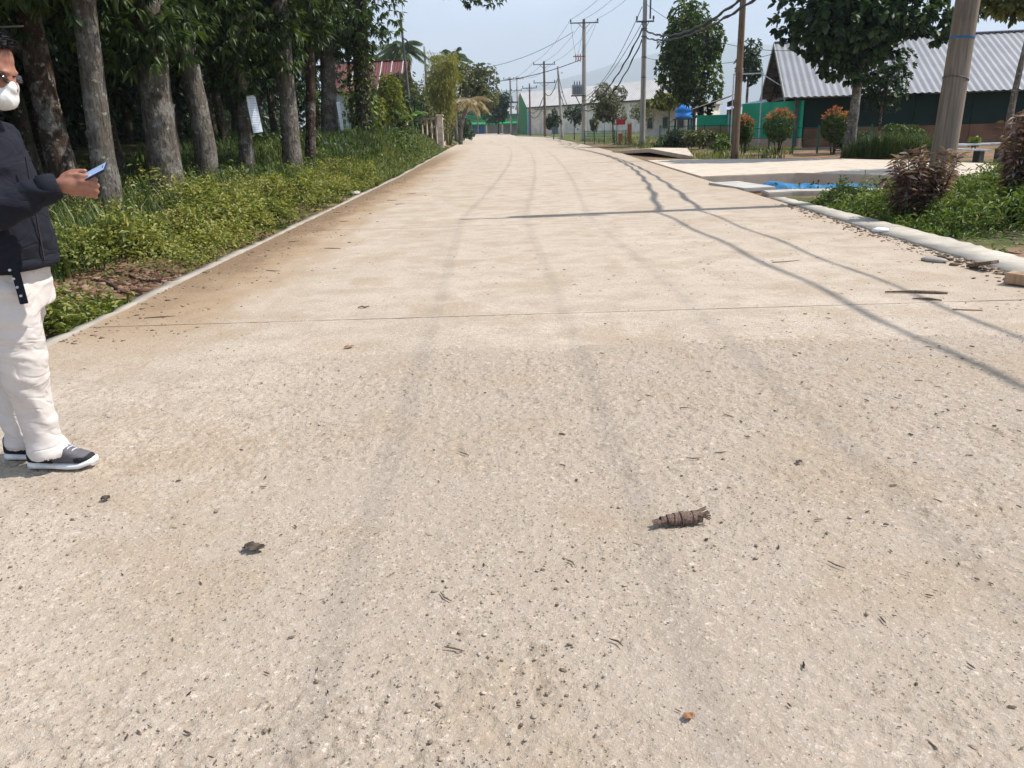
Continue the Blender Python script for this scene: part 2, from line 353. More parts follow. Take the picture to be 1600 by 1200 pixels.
def sheet(name, c, rust=.25, rough=.45, metal=.3):
    m = Mat(name, rough, .4); p = m.pos(True); a = m.noise(m.scaled(p, (1, 1, .4)), .8, 5); f = m.noise(p, 8, 5)
    cc = m.mix(m.mr(a, .35, .7, 0, .5), c, tuple(x * .7 for x in c)); cc = m.mix(m.mr(f, .58, .75, 0, rust), cc, tuple(x * .5 for x in (c[0] * 1.1, c[1] * .85, c[2] * .65)))
    m.color(cc); m.b.inputs['Metallic'].default_value = metal; return m.m

M = {}
M['road'] = road_material('road_concrete'); M['concrete'] = concrete('pale_concrete'); M['kerb'] = concrete('kerb_concrete', (.43, .385, .32), .25); M['slab'] = concrete('driveway_concrete', (.55, .46, .36))
M['lip'] = concrete('edge_lip', (.34, .30, .245), .2); M['under'] = plain('joint_dirt', (.12, .09, .065)); M['ground'] = ground_material()
M['bark_grey'] = bark('bark_grey', (.10, .082, .065), (.215, .185, .15), (.33, .31, .27), .6)
M['bark_brown'] = bark('bark_brown', (.055, .034, .024), (.10, .068, .048), (.36, .34, .30), .45)
M['bark_dark'] = bark('bark_dark', (.05, .038, .028), (.10, .075, .055), (.2, .19, .15), .3, .5)
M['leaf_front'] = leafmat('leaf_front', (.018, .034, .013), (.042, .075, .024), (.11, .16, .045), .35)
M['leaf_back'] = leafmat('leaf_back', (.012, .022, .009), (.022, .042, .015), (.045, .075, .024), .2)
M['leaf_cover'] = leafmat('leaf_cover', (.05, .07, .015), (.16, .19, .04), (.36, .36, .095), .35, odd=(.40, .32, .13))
M['leaf_weed'] = leafmat('leaf_weed', (.05, .085, .02), (.10, .16, .035), (.20, .25, .06), .35)
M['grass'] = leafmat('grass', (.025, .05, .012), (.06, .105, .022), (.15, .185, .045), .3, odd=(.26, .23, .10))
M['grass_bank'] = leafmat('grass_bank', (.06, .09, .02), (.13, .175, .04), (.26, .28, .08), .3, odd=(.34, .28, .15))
M['leaf_yellow'] = leafmat('leaf_yellow', (.07, .10, .015), (.14, .17, .025), (.28, .28, .04), .4)
M['leaf_olive'] = leafmat('leaf_olive', (.045, .06, .02), (.10, .115, .035), (.22, .22, .09), .3)
M['leaf_bamboo'] = leafmat('leaf_bamboo', (.13, .14, .025), (.26, .26, .05), (.40, .37, .09), .4)
M['leaf_bright'] = leafmat('leaf_bright', (.02, .045, .012), (.045, .09, .02), (.16, .20, .035), .3)
M['leaf_round'] = leafmat('leaf_round', (.014, .032, .014), (.03, .062, .026), (.07, .115, .04), .3)
M['leaf_grey'] = leafmat('leaf_grey', (.06, .075, .035), (.12, .135, .065), (.22, .225, .12), .3)
M['leaf_purple'] = leafmat('leaf_purple', (.075, .048, .04), (.17, .095, .08), (.40, .29, .25), .3)
M['leaf_red'] = leafmat('leaf_red', (.26, .07, .04), (.42, .13, .07), (.52, .24, .10), .35)
M['leaf_dry'] = leafmat('leaf_dry', (.22, .16, .08), (.34, .26, .13), (.48, .38, .22), .2)
M['leaf_palm'] = leafmat('leaf_palm', (.03, .06, .025), (.06, .105, .04), (.13, .17, .07), .25)
M['leaf_banana'] = leafmat('leaf_banana', (.05, .12, .02), (.09, .19, .035), (.16, .27, .06), .45)

# ------------------------------------------------------------------ ground, road, kerbs, driveway
def xl(y): return np.interp(y, [-10, 25, 38, 47, 67, 93, 131, 197, 260], [-3.2, -3.25, -3.5, -3.65, -4.1, -4.8, -5.6, -7.0, -12])
def xr(y): return np.interp(y, [-10, 6, 8, 10, 13.2, 20, 30, 40, 66, 87, 102, 112, 121, 160, 260], [4.4, 4.42, 4.45, 4.52, 4.7, 4.85, 5.2, 5.6, 5.65, 5.5, 4.85, 3.3, 1.8, .8, -5])
def gh(x, y):
    """height of the ground beside the road"""
    x = np.asarray(x, float); y = np.asarray(y, float); l = xl(y) - .12 - x; r = x - xr(y)
    n = (fbm(x * .9, y * .9, 3) - .47)
    B = .85 * smoothstep(21, 34, y) + .04
    zl = -.10 + smoothstep(.1, 2.0, l) * (B + .1) + n * .12 * smoothstep(.3, 2.5, l) + .2 * smoothstep(6, 14, l)
    zr = -.04 + n * .12 * smoothstep(.5, 3, r)
    pit = smoothstep(5.1, 5.4, x) * smoothstep(11.5, 10, x) * smoothstep(15.5, 15.9, y) * smoothstep(21.2, 20.6, y)
    zr = zr - .5 * pit
    z = np.where(l > 0, zl, np.where(r > -.05, zr, -.25))
    return z
def road_grid(y0, y1, nx, ny, z):
    ys = np.linspace(y0, y1, ny); V = []
    for yv in ys:
        xs = np.linspace(xl(yv), xr(yv), nx); V += [(a, yv, z) for a in xs]
    F = [(j * nx + i, j * nx + i + 1, (j + 1) * nx + i + 1, (j + 1) * nx + i) for j in range(ny - 1) for i in range(nx - 1)]
    return V, F
xs = np.concatenate([np.linspace(-900, -34, 14), np.arange(-30, -9, 1.), np.arange(-9, -3.1, .25), [-2.5, 0, 2.5], np.arange(4.2, 12, .25), np.arange(12, 34, 1.), np.linspace(36, 900, 14)])
ys = np.concatenate([np.linspace(-80, 2, 10), np.arange(3, 26, .25), np.arange(26, 72, 1.), np.arange(74, 260, 8), np.linspace(270, 6000, 14)])
X, Y = np.meshgrid(xs, ys); Z = gh(X, Y); nx = len(xs)
F = [(j * nx + i, j * nx + i + 1, (j + 1) * nx + i + 1, (j + 1) * nx + i) for j in range(len(ys) - 1) for i in range(nx - 1)]
tag(obj('ground', npmesh('ground', np.stack([X, Y, Z], 2).reshape(-1, 3), F), None, M['ground'], smooth=True), kind='structure')

V, F = road_grid(-8, 256, 3, 60, -.02)
road = tag(obj('road', npmesh('road', V, F), None, M['under']), kind='structure')
joints = [-6, 5.9, 11.7, 16.15, 21.0, 26.2, 31.5, 37, 43, 49.5, 57, 65, 250]
def worley(x, y, sc, seed):
    x = x * sc; y = y * sc; xi = np.floor(x).astype(np.int64); yi = np.floor(y).astype(np.int64); best = np.full(x.shape, 9.); tone = np.zeros(x.shape)
    for dx in (-1, 0, 1):
        for dy in (-1, 0, 1):
            cx, cy = xi + dx, yi + dy; n = (cx * 374761393 + cy * 668265263 + seed * 977) & 0x7fffffff; n = ((n ^ (n >> 13)) * 1274126177) & 0x7fffffff; a = ((n >> 3) & 255) / 255.; b = ((n >> 11) & 255) / 255.; c = ((n >> 19) & 255) / 255.
            d = np.hypot((cx + .15 + .7 * a - x) * (.8 + .5 * c), cy + .15 + .7 * b - y); k = d < best; best = np.where(k, d, best); tone = np.where(k, c, tone)
    return best, tone
gx = np.concatenate([np.arange(-3.2, -2.35, .016), np.arange(-2.35, 2.35, .0072), np.arange(2.35, 4.40, .016), [4.415]]); gy = [1.1]
while gy[-1] < 5.885: gy.append(gy[-1] + (.0068 if gy[-1] < 3.0 else .0068 + (gy[-1] - 3.0) * .0026))
gy = np.array(gy); gy[-1] = 5.894; X, Y = np.meshgrid(gx, gy); edge_ = Y + (fbm(X * 1.9, Y * 1.9, 77) - .47) * .55; rgh = (.30 + .70 * smoothstep(5.05, 4.88, edge_)) * (.45 + .9 * smoothstep(.36, .60, fbm(X * .8 + 3, Y * .8, 12)))
n1 = fbm(X * 16, Y * 16, 101, 3); n2 = fbm(X * 42, Y * 42, 102, 3); big_ = fbm(X * 1.3, Y * 1.3, 103, 3); d1, t1 = worley(X, Y, 26, 5); d2, t2 = worley(X, Y, 52, 9)
st = np.where(t1 > .80, np.clip(1 - (d1 / (.26 + .9 * (t1 - .80)) * (.75 + .5 * n1)) ** 2, 0, 1), 0) * (fbm(X * 1.6, Y * 1.6, 104, 3) > .42); pt = smoothstep(.60, .72, n2 * .6 + fbm(X * 24, Y * 24, 105, 2) * .62) + np.where(t2 > .80, np.clip(1 - (d2 / .30) ** 2, 0, 1), 0); pt = np.clip(pt, 0, 1) * np.clip(rgh, 0, 1)
d3, t3 = worley(X + .02 * n1, Y * 1.1, 17, 31); flat_ = (t3 > .58) * (d3 + .25 * (n1 - .45) < .20 + .28 * (t3 - .58)) * (fbm(X * 1.2 + 4, Y * 1.2, 108, 3) > .43) * (rgh > .35)
rid = 1 - np.abs(fbm(X * 20 + n1, Y * 15, 106, 3) * 2 - .94) * 2; hh = .006 * (big_ - .45) + rgh * (.008 * (n1 - .45) + .0065 * (n2 - .45) + .0035 * rid + .0035 * st ** .5 - .0045 * pt) * (1 - .75 * flat_) + .0018 * flat_; hh -= .004 * smoothstep(5.0, 4.93, edge_); hh -= .001
nx = len(gx); ii, jj = np.meshgrid(np.arange(nx - 1), np.arange(len(gy) - 1)); q0 = (jj * nx + ii).ravel(); me = npmesh('slab', np.stack([X, Y, hh], 2).reshape(-1, 3), np.stack([q0, q0 + 1, q0 + nx + 1, q0 + nx], 1))
for nm_, val in (('stone', np.where(flat_ > 0, .06 + .94 * ((t3 * 9.1) % 1), (st > .12) * (.06 + .94 * ((t1 * 7.3) % 1)))), ('pit', pt)): at_ = me.attributes.new(nm_, 'FLOAT', 'POINT'); at_.data.foreach_set('value', val.astype(np.float32).ravel())
obj('slab', me, road, M['road'], smooth=True)
for a, b in [(-6, 1.106)] + list(zip(joints[1:-1], joints[2:])):
    ny = max(3, int(min(b - a, 60) / 1.2)); V, F = road_grid(a + .006, b - .006, 9, ny, 0.)
    mb = MB(); mb.add(V, F); nxx = 9
    W = [(v[0], v[1], -.14) for v in V]; o = len(V); rim = [i for i in range(nxx)] + [(j + 1) * nxx - 1 for j in range(1, ny)] + [(ny - 1) * nxx + i for i in range(nxx - 2, -1, -1)] + [j * nxx for j in range(ny - 2, 0, -1)]
    base = len(mb.v); mb.v += [W[i] for i in rim]; n = len(rim)
    mb.f += [[rim[(k + 1) % n], rim[k], base + k, base + (k + 1) % n] for k in range(n)]
    mb.build('slab', M['road'], road)

rng = np.random.default_rng(5); prng = random.Random(5)
# left edge strip: a thin chipped lip of concrete
def strip(name, ys, inner, outer, z0, z1, mat, jit, rng):
    V = []; 
    for yv in ys:
        a = inner(yv) + rng.normal() * jit * .4; b = outer(yv) + rng.normal() * jit; h = z1 + rng.normal() * .0025
        V += [(a, yv, z0), (a + (b - a) * .02, yv, h), (b - (b - a) * .03, yv, h + rng.normal() * .0025), (b, yv, z0)]
    F = []
    for j in range(len(ys) - 1):
        for k in range(3):
            q = (j * 4 + k, j * 4 + k + 1, (j + 1) * 4 + k + 1, (j + 1) * 4 + k); F.append(q if outer(0) > inner(0) else q[::-1])
    o = obj(name, npmesh(name, V, F), None, mat); return tag(o, kind='structure')
strip('kerb_left', np.arange(3.0, 62, .13), lambda y: xl(y) + .02, lambda y: xl(y) - .085 + .03 * math.sin(y * 1.3), -.14, .012, M['lip'], .016, rng)
strip('kerb_right', np.arange(2.0, 14.6, .11), lambda y: xr(y) + .015, lambda y: np.interp(y, [2, 7.6, 10, 14.1, 14.6], [4.98, 5.0, 5.05, 5.02, 5.0]), -.14, .016, M['kerb'], .004, rng)
strip('kerb_far', np.arange(86, 122, 1.5), lambda y: xr(y) + .015, lambda y: xr(y) + .4, -.14, .07, M['kerb'], .02, rng)

# driveway into the yard, with its sawn front face above the drain
mb = MB(); mb.prism([(4.9, 20.55), (7.4, 20.9), (9.3, 18.75), (12.5, 17.2), (20, 15), (34, 13), (34, 19), (20, 20.6), (13.4, 22.2), (12.2, 25.2), (11.0, 27.9), (8.0, 29.6), (5.25, 30.6), (5.05, 25.5)], -.28, .035)
tag(mb.build('driveway', M['slab'], bevel=.02), kind='structure')
# low concrete wall on the near side of the drain
mb = MB(); mb.prism([(4.95, 15.75), (5.6, 15.85), (6.9, 15.6), (8.4, 15.1), (8.4, 14.75), (6.6, 15.2), (5.4, 15.3), (4.9, 15.2)], -.5, .05)
tag(mb.build('drain_wall', M['kerb'], bevel=.02), 'low pale concrete wall along the near side of the drain with the blue tarpaulin', 'wall')
mb = MB(); mb.box((5.05, 17.5, .0), (.75, 1.5, .08), rz=.25, rx=.02)
tag(mb.build('drain_cover', M['concrete'], bevel=.012), 'flat grey concrete cover slab lying left of the blue tarpaulin', 'slab')
# tilted ramp slab bridging the ditch further on
mb = MB(); mb.add([(5.35, 41.5, .03), (7.5, 41.2, .16), (7.6, 34.5, .30), (7.3, 31.9, .06), (6.2, 35.5, .30), (5.35, 41.5, -.1), (7.5, 41.2, -.0), (7.6, 34.5, .12), (7.3, 31.9, -.1), (6.2, 35.5, .14)],
       [(0, 4, 3, 2, 1), (5, 6, 7, 8, 9), (0, 5, 9, 4), (4, 9, 8, 3), (3, 8, 7, 2), (2, 7, 6, 1), (1, 6, 5, 0)])
tag(mb.build('ramp_slab', M['slab']), 'tilted pale concrete ramp slab bridging the ditch beside the road', 'ramp')

# blue tarpaulin bunched in the drain
nx, ny = 60, 16; U, Vv = np.meshgrid(np.linspace(0, 1, nx), np.linspace(0, 1, ny))
tx = 5.55 + U * 2.1; ty = 17.9 - U * 1.0 + (Vv - .5) * .75 + fbm(U * 6, Vv * 2, 8) * .3
tz = -.22 + .17 * np.sin(np.pi * Vv) ** .8 * (.5 + .8 * fbm(U * 5, Vv * 0 + 2, 4)) + .07 * (1 - np.abs(fbm(U * 15 + Vv * 2, Vv * 4, 9) * 2 - .94)) + .10 * np.exp(-((U - .18) / .12) ** 2)
Fq = [(j * nx + i, j * nx + i + 1, (j + 1) * nx + i + 1, (j + 1) * nx + i) for j in range(ny - 1) for i in range(nx - 1)]
tag(obj('tarpaulin', npmesh('tarpaulin', np.stack([tx, ty, tz], 2).reshape(-1, 3), Fq), None, plain('tarpaulin_blue', (.012, .165, .36), .5, .15, 5, .2, .5), smooth=True),
    'crumpled bright blue tarpaulin lying in the drain', 'tarpaulin')

# ------------------------------------------------------------------ small loose matter on the road
rocks = [mesh_arrays(rock_mesh('r%d' % i, random.Random(i), .42, 1, .45)) for i in range(4)]
def scatter_rocks(name, P, S, label, cat, mat, tone=None):
    rg = np.random.default_rng(len(P)); parts = []
    for k in range(4):
        idx = np.arange(k, len(P), 4)
        if not len(idx): continue
        v, f = rocks[k]; a = rg.uniform(0, 6.28, len(idx)); c, s = np.cos(a), np.sin(a); st = rg.uniform(.6, 1.3, (len(idx), 3))
        q = v[None] * st[:, None]; w = np.stack([q[..., 0] * c[:, None] - q[..., 1] * s[:, None], q[..., 0] * s[:, None] + q[..., 1] * c[:, None], q[..., 2]], 2) * S[idx][:, None, None] + P[idx][:, None]
        ff = f[None] + (np.arange(len(idx)) * len(v))[:, None, None]
        parts.append((w.reshape(-1, 3), ff.reshape(-1, 3), np.repeat(rg.uniform(0, 1, len(idx)), len(v))))
    V, F, A = merge(parts); return tag(obj(name, npmesh(name, V, F, A), None, mat), label, cat, kind='stuff')
gm = Mat('gravel', .9, .2); gm.color(gm.ramp(gm.attr(), [(0, (.08, .06, .042)), (.12, (.2, .15, .105)), (.5, (.33, .25, .175)), (.75, (.47, .38, .28)), (.9, (.30, .26, .21)), (1, (.60, .50, .38))])); M['gravel'] = gm.m
def road_points(n, y0, y1, rg, pw=1.6):
    yv = y0 + (y1 - y0) * rg.uniform(0, 1, n) ** pw; w = yv * .68 + .35; xv = rg.uniform(-1, 1, n) * w
    k = (xv > xl(yv) + .02) & (xv < xr(yv) - .03); return xv[k], yv[k]
rg = np.random.default_rng(11)
x, y = road_points(16000, 1.2, 13, rg); k = rg.uniform(0, 1, len(x)) < .06 + .9 * smoothstep(.46, .66, fbm(x * 1.1, y * 1.1, 21)); x, y = x[k], y[k]
S = np.exp(rg.normal(size=len(x)) * .6) * .0024; S = np.clip(S, .0012, .009)
scatter_rocks('gravel', np.stack([x, y, S * .05], 1), S, 'loose gravel and grit strewn over the concrete road', 'gravel', M['gravel'])
# dark slivers of wood and bark
x, y = road_points(15000, 1.25, 13, rg, 1.5); dens = .10 + .9 * smoothstep(.2, 2.6, x) + .5 * smoothstep(.45, .62, fbm(x * 1.1, y * .7, 41)); k = rg.uniform(0, 1, len(x)) < dens * .75; x, y = x[k], y[k]; n = len(x)
Ls = np.clip(np.exp(rg.normal(size=n) * .7) * .0075, .0025, .045); Ws = np.clip(Ls * rg.uniform(.12, .4, n), .0018, .008); az = rg.normal(size=n) * .8 - .6
d = np.stack([np.cos(az), np.sin(az), np.zeros(n)], 1); s = np.stack([-np.sin(az), np.cos(az), np.zeros(n)], 1); c = np.stack([x, y, np.full(n, .0005)], 1)
hh = (Ws * rg.uniform(.4, .9, n))[:, None] * np.array([0, 0, 1.]); A_ = d * Ls[:, None]; B_ = s * Ws[:, None]
V = np.stack([c - A_ * .5 - B_ * .15, c + A_ * .2 - B_ * .5, c + A_ * .5 + B_ * .1, c - A_ * .15 + B_ * .5, c - A_ * .3 + hh, c + A_ * .35 + hh], 1).reshape(-1, 3); i = np.arange(n)[:, None] * 6
F = np.concatenate([i + q for q in ([0, 1, 5], [0, 5, 4], [2, 3, 4], [2, 4, 5], [1, 2, 5], [3, 0, 4])], 1).reshape(-1, 3)
gm = Mat('wood_slivers', .9, .1); gm.color(gm.ramp(gm.attr(), [(0, (.04, .029, .021)), (.4, (.11, .078, .053)), (.75, (.22, .165, .115)), (1, (.40, .32, .23))]))
tag(obj('wood_slivers', npmesh('wood_slivers', V, F, np.repeat(rg.uniform(0, 1, n), 6)), None, gm.m), 'dark slivers of bark and wood scattered over the road', 'debris', kind='stuff')

# ------------------------------------------------------------------ trees
def trunk_pts(b, t, h, rng, bend=.12, n=10):
    """from base b through point t, continuing to height h, gently bowed"""
    b, t = Vector(b), Vector(t); d = (t - b) / (t.z - b.z); ph = rng.uniform(0, 6.28); out = []
    for i in range(n + 1):
        z = h * i / n; k = min(1, z / (t.z - b.z)); q = d * z if z < t.z - b.z else d * (t.z - b.z) + Vector((d.x * .4, d.y * .4, 1)) * (z - (t.z - b.z))
        w = bend * math.sin(math.pi * min(1, z / max(1, t.z)) * 1.1); out.append(Vector((q.x + math.cos(ph) * w, q.y + math.sin(ph) * w, q.z)))
    return out
def trunk_mesh(name, pts, r0, r1, rng, mat, parent, limbs=4, flare=1.35, sides=14, limb_from=.45, limb_len=2.2, knots=3):
    n = len(pts); mb = MB(); fine = []; rad = []
    for i in range(n - 1):
        for k in range(3):
            f = k / 3; q = pts[i].lerp(pts[i + 1], f); fine.append(q); u = (i + f) / (n - 1)
            rad.append((r0 + (r1 - r0) * min(1, u * 1.1)) * (1 + (flare - 1) * math.exp(-u * 16)) * (1 + rng.uniform(-.035, .035)))
    fine[0] = fine[0] - Vector((0, 0, .15)); mb.tube(fine, rad, sides, jit=.045, rng=rng)
    for k in range(knots):
        i = rng.randrange(3, max(4, len(fine) // 2)); a = rng.uniform(0, 6.28); c = fine[i] + Vector((math.cos(a), math.sin(a), 0)) * rad[i] * .75
        v, f = ellip(c, (rad[i] * .45, rad[i] * .45, rad[i] * .5), n=8); mb.add(v, f)
    for k in range(5 if flare > 1.3 and sides > 12 else 0):
        a = k * 1.26 + rng.uniform(-.3, .3); L = r0 * rng.uniform(1.7, 2.6); mb.tube([fine[0] + Vector((math.cos(a) * r0 * .5, math.sin(a) * r0 * .5, r0 * 1.5)), fine[0] + Vector((math.cos(a) * r0 * 1.05, math.sin(a) * r0 * 1.05, r0 * .55)), fine[0] + Vector((math.cos(a) * L, math.sin(a) * L, .02))], [r0 * .30, r0 * .30, r0 * .12], 8, jit=.08, rng=rng)
    ends = []
    for k in range(limbs):
        u = limb_from + (1 - limb_from) * (k + .5) / limbs; i = int(u * (n - 1)); a = k * 2.4 + rng.uniform(-.4, .4); L = limb_len * rng.uniform(.7, 1.1)
        p = pts[i]; q1 = p + Vector((math.cos(a), math.sin(a), .55)) * L * .5; q2 = q1 + Vector((math.cos(a + .2), math.sin(a + .2), .5)) * L * .5
        mb.tube([p, q1, q2], [r1 * .7, r1 * .45, r1 * .2], 7); ends.append(q2)
    return mb.build('trunk', mat, parent, smooth=True), ends
def crown_volume(n, rng, c, r, zmin, gaps=5, ragged=.5):
    """twig ends in an uneven crown: an ellipsoid with holes bitten out"""
    P, d = ball(int(n * 1.7), rng, c, r, .35); lo = zmin + ragged * (fbm(P[:, 0] * 1.2, P[:, 1] * 1.2, 7) - .3); k = P[:, 2] > lo
    for g in range(gaps):
        h = np.array(c) + unit(rng.normal(size=(1, 3)))[0] * np.array(r) * .85; k &= np.linalg.norm((P - h) / np.array(r), axis=1) > .3
    P, d = P[k][:n], d[k][:n]; return P, d
def leafy(name, parent, mat, P, T, k, L, W, rng, **kw):
    V, F, A = whorls(P, T, k, L, W, rng, **kw); return obj(name, npmesh(name, V, F, A), parent, mat)

front = [  # base, aim point (x, y, z), radii, bark, what sets it apart
    ((-7.54, 14.2), (-7.70, 14.2, 3.53), (.215, .165), 'bark_brown', 'brown trunked tree with white lichen blotches, leaning behind the standing man'),
    ((-6.20, 12.72), (-6.06, 12.72, 3.11), (.175, .125), 'bark_grey', 'slender pale grey trunked tree nearest the man and his phone'),
    ((-6.42, 15.56), (-6.25, 15.56, 3.68), (.275, .215), 'bark_grey', 'stout tree with the thickest trunk and a knot scar'),
    ((-7.12, 19.6), (-7.17, 19.6, 3.2), (.235, .17), 'bark_grey', 'grey trunked leaning tree just right of the stoutest trunk'),
    ((-6.99, 22.3), (-6.68, 22.3, 4.62), (.185, .15), 'bark_grey', 'tree carrying the white printed notice on its trunk'),
    ((-5.9, 22.84), (-5.78, 22.84, 4.67), (.25, .17), 'bark_grey', 'straight grey trunked tree right of the notice tree, with reddish soil at its foot'),
    ((-5.95, 25.0), (-5.5, 25.0, 4.9), (.14, .12), 'bark_brown', 'very thin mottled tree between the thicker roadside trunks'),
    ((-7.13, 34.0), (-6.75, 34.0, 6.2), (.32, .26), 'bark_grey', 'tall smooth trunked tree with a small pale notice on its right side'),
    ((-5.65, 34.0), (-5.5, 34.0, 6.2), (.33, .26), 'bark_dark', 'dark ivy clad tree at the end of the roadside row'),
]
CROWNZ = [2.9, 2.95, 2.35, 2.9, 2.2, 2.9, 3.3, 3.9, 4.2]
for i, (b, t, r, bk, lab) in enumerate(front):
    pr = random.Random(40 + i); rg = np.random.default_rng(60 + i); z0 = float(gh(b[0], b[1])); e = empty('roadside_tree', (b[0], b[1], z0)); H = 10.5
    tag(e, lab, 'tree', 'roadside trees')
    pts = trunk_pts((0, 0, 0), (t[0] - b[0], t[1] - b[1], t[2] - z0), H, pr, .07)
    trunk_mesh('trunk', pts, r[0], r[1], pr, M[bk], e, limbs=5, limb_from=.52, limb_len=2.0)
    c = (pts[6].x - .5, pts[6].y, 6.6); zmin = CROWNZ[i] - z0
    P1, d1 = crown_volume(560, rg, c, (2.5, 2.7, 4.0), zmin + .5, ragged=.9)          # main crown
    # drooping twigs low on the trunk, where the photograph shows leaf sprays
    P2, d2 = ball(60, rg, (pts[3].x + .05, pts[3].y - .35, zmin + .8), (.8, .7, .8), .1); P3, d3 = ball(110, rg, (pts[3].x - .75, pts[3].y, zmin + 1.15), (1.35, 1.4, .85), .3); P2 = np.concatenate([P2, P3]); d2 = np.concatenate([d2, d3])
    T1 = d1 * .8 + [0, 0, -.25]; T2 = d2 + [0, -.2, -.5]
    a = whorls(P1, T1, 9, .30, .085, rg); bq = whorls(P2, T2, 9, .27, .072, rg, droop=.6)
    V, F, A = merge([a, bq]); obj('crown', npmesh('crown', V, F, A), e, M['leaf_front'])
    if i == 8:      # ivy on the trunk and a long limb over the road
        n = 900; u = rg.uniform(.0, .75, n); a = rg.uniform(0, 6.28, n); ctr = np.array([pts[int(q * 10 * .55)] for q in u]); P = ctr + np.stack([np.cos(a) * .43, np.sin(a) * .43, np.zeros(n)], 1); P[:, 2] = u * 5.2
        V, F = oval_geo(P, np.stack([np.cos(a), np.sin(a), -rg.uniform(0, 1, n)], 1), rg.uniform(.1, .22, n), .11, rg)
        obj('ivy', npmesh('ivy', V, F, np.repeat(rg.uniform(0, 1, n), 6)), e, M['leaf_bright'])
        mb = MB(); q = [(0, 0, 5.0), (1.2, -.8, 5.7), (2.6, -2.0, 5.75), (4.5, -3.6, 5.15)]; mb.tube(q, [.16, .12, .08, .03], 8); mb.build('limb', M['bark_dark'], e, smooth=True)
        C = [np.array(q[2]) + [.8, -.9, .0], np.array(q[3]) + [0, 0, -.25], np.array(q[3]) + [.6, -.2, -.35], np.array(q[1]) + [-.3, .1, .0], np.array(q[2]) + [.2, 0, .4], np.array(q[3]) + [-.5, .3, .1]]
        Pa = np.concatenate([ball(26, rg, c_, (.7, .6, .38), .1)[0] for c_ in C]); leafy('limb_leaves', e, M['leaf_round'], Pa, rg.normal(size=Pa.shape) + [0, 0, -.3], 7, .2, .09, rg)

# darker trees standing behind the front row
back = None
for i in range(30):
    rg = np.random.default_rng(300 + i); row = i // 10; y0 = 9 + (i % 10) * 4.4 + rg.uniform(-1, 1) + row * 1.3; x0 = -9.6 - row * 3.0 - rg.uniform(0, 1.2) - max(0, y0 - 30) * .06
    z0 = float(gh(x0, y0))
    if i < 3:
        pr = random.Random(i); e = empty('forest_tree', (x0, y0, z0)); pts = trunk_pts((0, 0, 0), (pr.uniform(-.3, .3), 0, 5), 9.5, pr, .1)
        trunk_mesh('trunk', pts, .17, .10, pr, M['bark_dark'], e, limbs=3, knots=1, sides=9)
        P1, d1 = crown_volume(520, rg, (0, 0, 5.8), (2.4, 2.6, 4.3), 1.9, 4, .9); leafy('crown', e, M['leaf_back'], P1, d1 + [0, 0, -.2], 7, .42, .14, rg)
        back = (back or []) + [e]
    else:
        e = copy_tree(back[i % 3]); e.location = (x0, y0, z0)
    e.rotation_euler = (0, 0, rg.uniform(0, 6.28)); e.scale = (1, 1, rg.uniform(.9, 1.15))
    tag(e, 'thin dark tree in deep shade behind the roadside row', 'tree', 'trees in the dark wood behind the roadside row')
# the dense dark wood further back, one mass of leaves
rg = np.random.default_rng(77); n = 66000; yv = rg.uniform(2, 105, n); xv = -16.5 - rg.uniform(0, 16, n) - np.maximum(0, yv - 34) * .12; zv = rg.uniform(0, 1, n) ** 1.15 * 12
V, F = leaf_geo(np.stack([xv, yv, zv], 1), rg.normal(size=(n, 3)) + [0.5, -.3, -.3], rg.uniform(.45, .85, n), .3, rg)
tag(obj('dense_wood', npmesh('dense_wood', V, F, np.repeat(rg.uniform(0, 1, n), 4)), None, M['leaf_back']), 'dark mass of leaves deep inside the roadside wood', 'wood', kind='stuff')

# ------------------------------------------------------------------ left verge: creeping cover, grass, soil, stones
def cover_density(x, y):
    l = xl(y) - x
    soil = np.exp(-(((x + 3.95) / .55) ** 2 + ((y - 7.75) / .75) ** 2) ** 2)
    near = smoothstep(5.7, 6.1, y) * smoothstep(7.3, 6.6, y) * smoothstep(1.1, .3, l)
    main = smoothstep(7.6, 8.6, y + (l - .8) * .4) * smoothstep(19.5, 17, y) * smoothstep(2.7, 1.5, l + .9 * (fbm(x * .9, y * .6, 53) - .45)) * smoothstep(.12, .3, l)
    side = smoothstep(1.0, 1.6, l) * smoothstep(3.6, 2.4, l) * smoothstep(5.5, 7, y) * smoothstep(20, 15, y) * .25
    late = smoothstep(18.6, 19.2, y) * smoothstep(24, 21, y) * smoothstep(2.4, 1.2, l) * smoothstep(.12, .3, l) * .8
    return np.clip(np.maximum(np.maximum(near, main), np.maximum(side, late)) * (1 - soil) * (.25 + .75 * smoothstep(.30, .46, fbm(x * 2.3, y * 2.0, 57))), 0, 1)
def cover_h(x, y):
    l = xl(y) - x; return (.04 + 1.15 * np.maximum(fbm(x * 1.4, y * 1.1, 51) - .12, 0) ** 1.5 * 1.25) * smoothstep(.02, .45, l) * (1.0 + .25 * smoothstep(1, 2.5, l)) + .05
rg = np.random.default_rng(21); n = 130000; y = 5.5 + 18.5 * rg.uniform(0, 1, n) ** 1.35; x = xl(y) - rg.uniform(.08, 3.8, n); k = rg.uniform(0, 1, n) < cover_density(x, y); x, y = x[k], y[k]; n = len(x)
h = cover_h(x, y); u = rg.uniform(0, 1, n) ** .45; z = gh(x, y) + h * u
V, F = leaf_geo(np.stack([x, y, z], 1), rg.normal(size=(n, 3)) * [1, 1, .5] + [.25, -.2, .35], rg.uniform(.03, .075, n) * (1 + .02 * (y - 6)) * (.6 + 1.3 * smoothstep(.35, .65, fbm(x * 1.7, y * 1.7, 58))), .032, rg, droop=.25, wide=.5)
tone = np.clip(.1 + .5 * u + .35 * rg.uniform(-1, 1, n) + .7 * (fbm(x * .8, y * .8, 61) - .45), 0, 1)
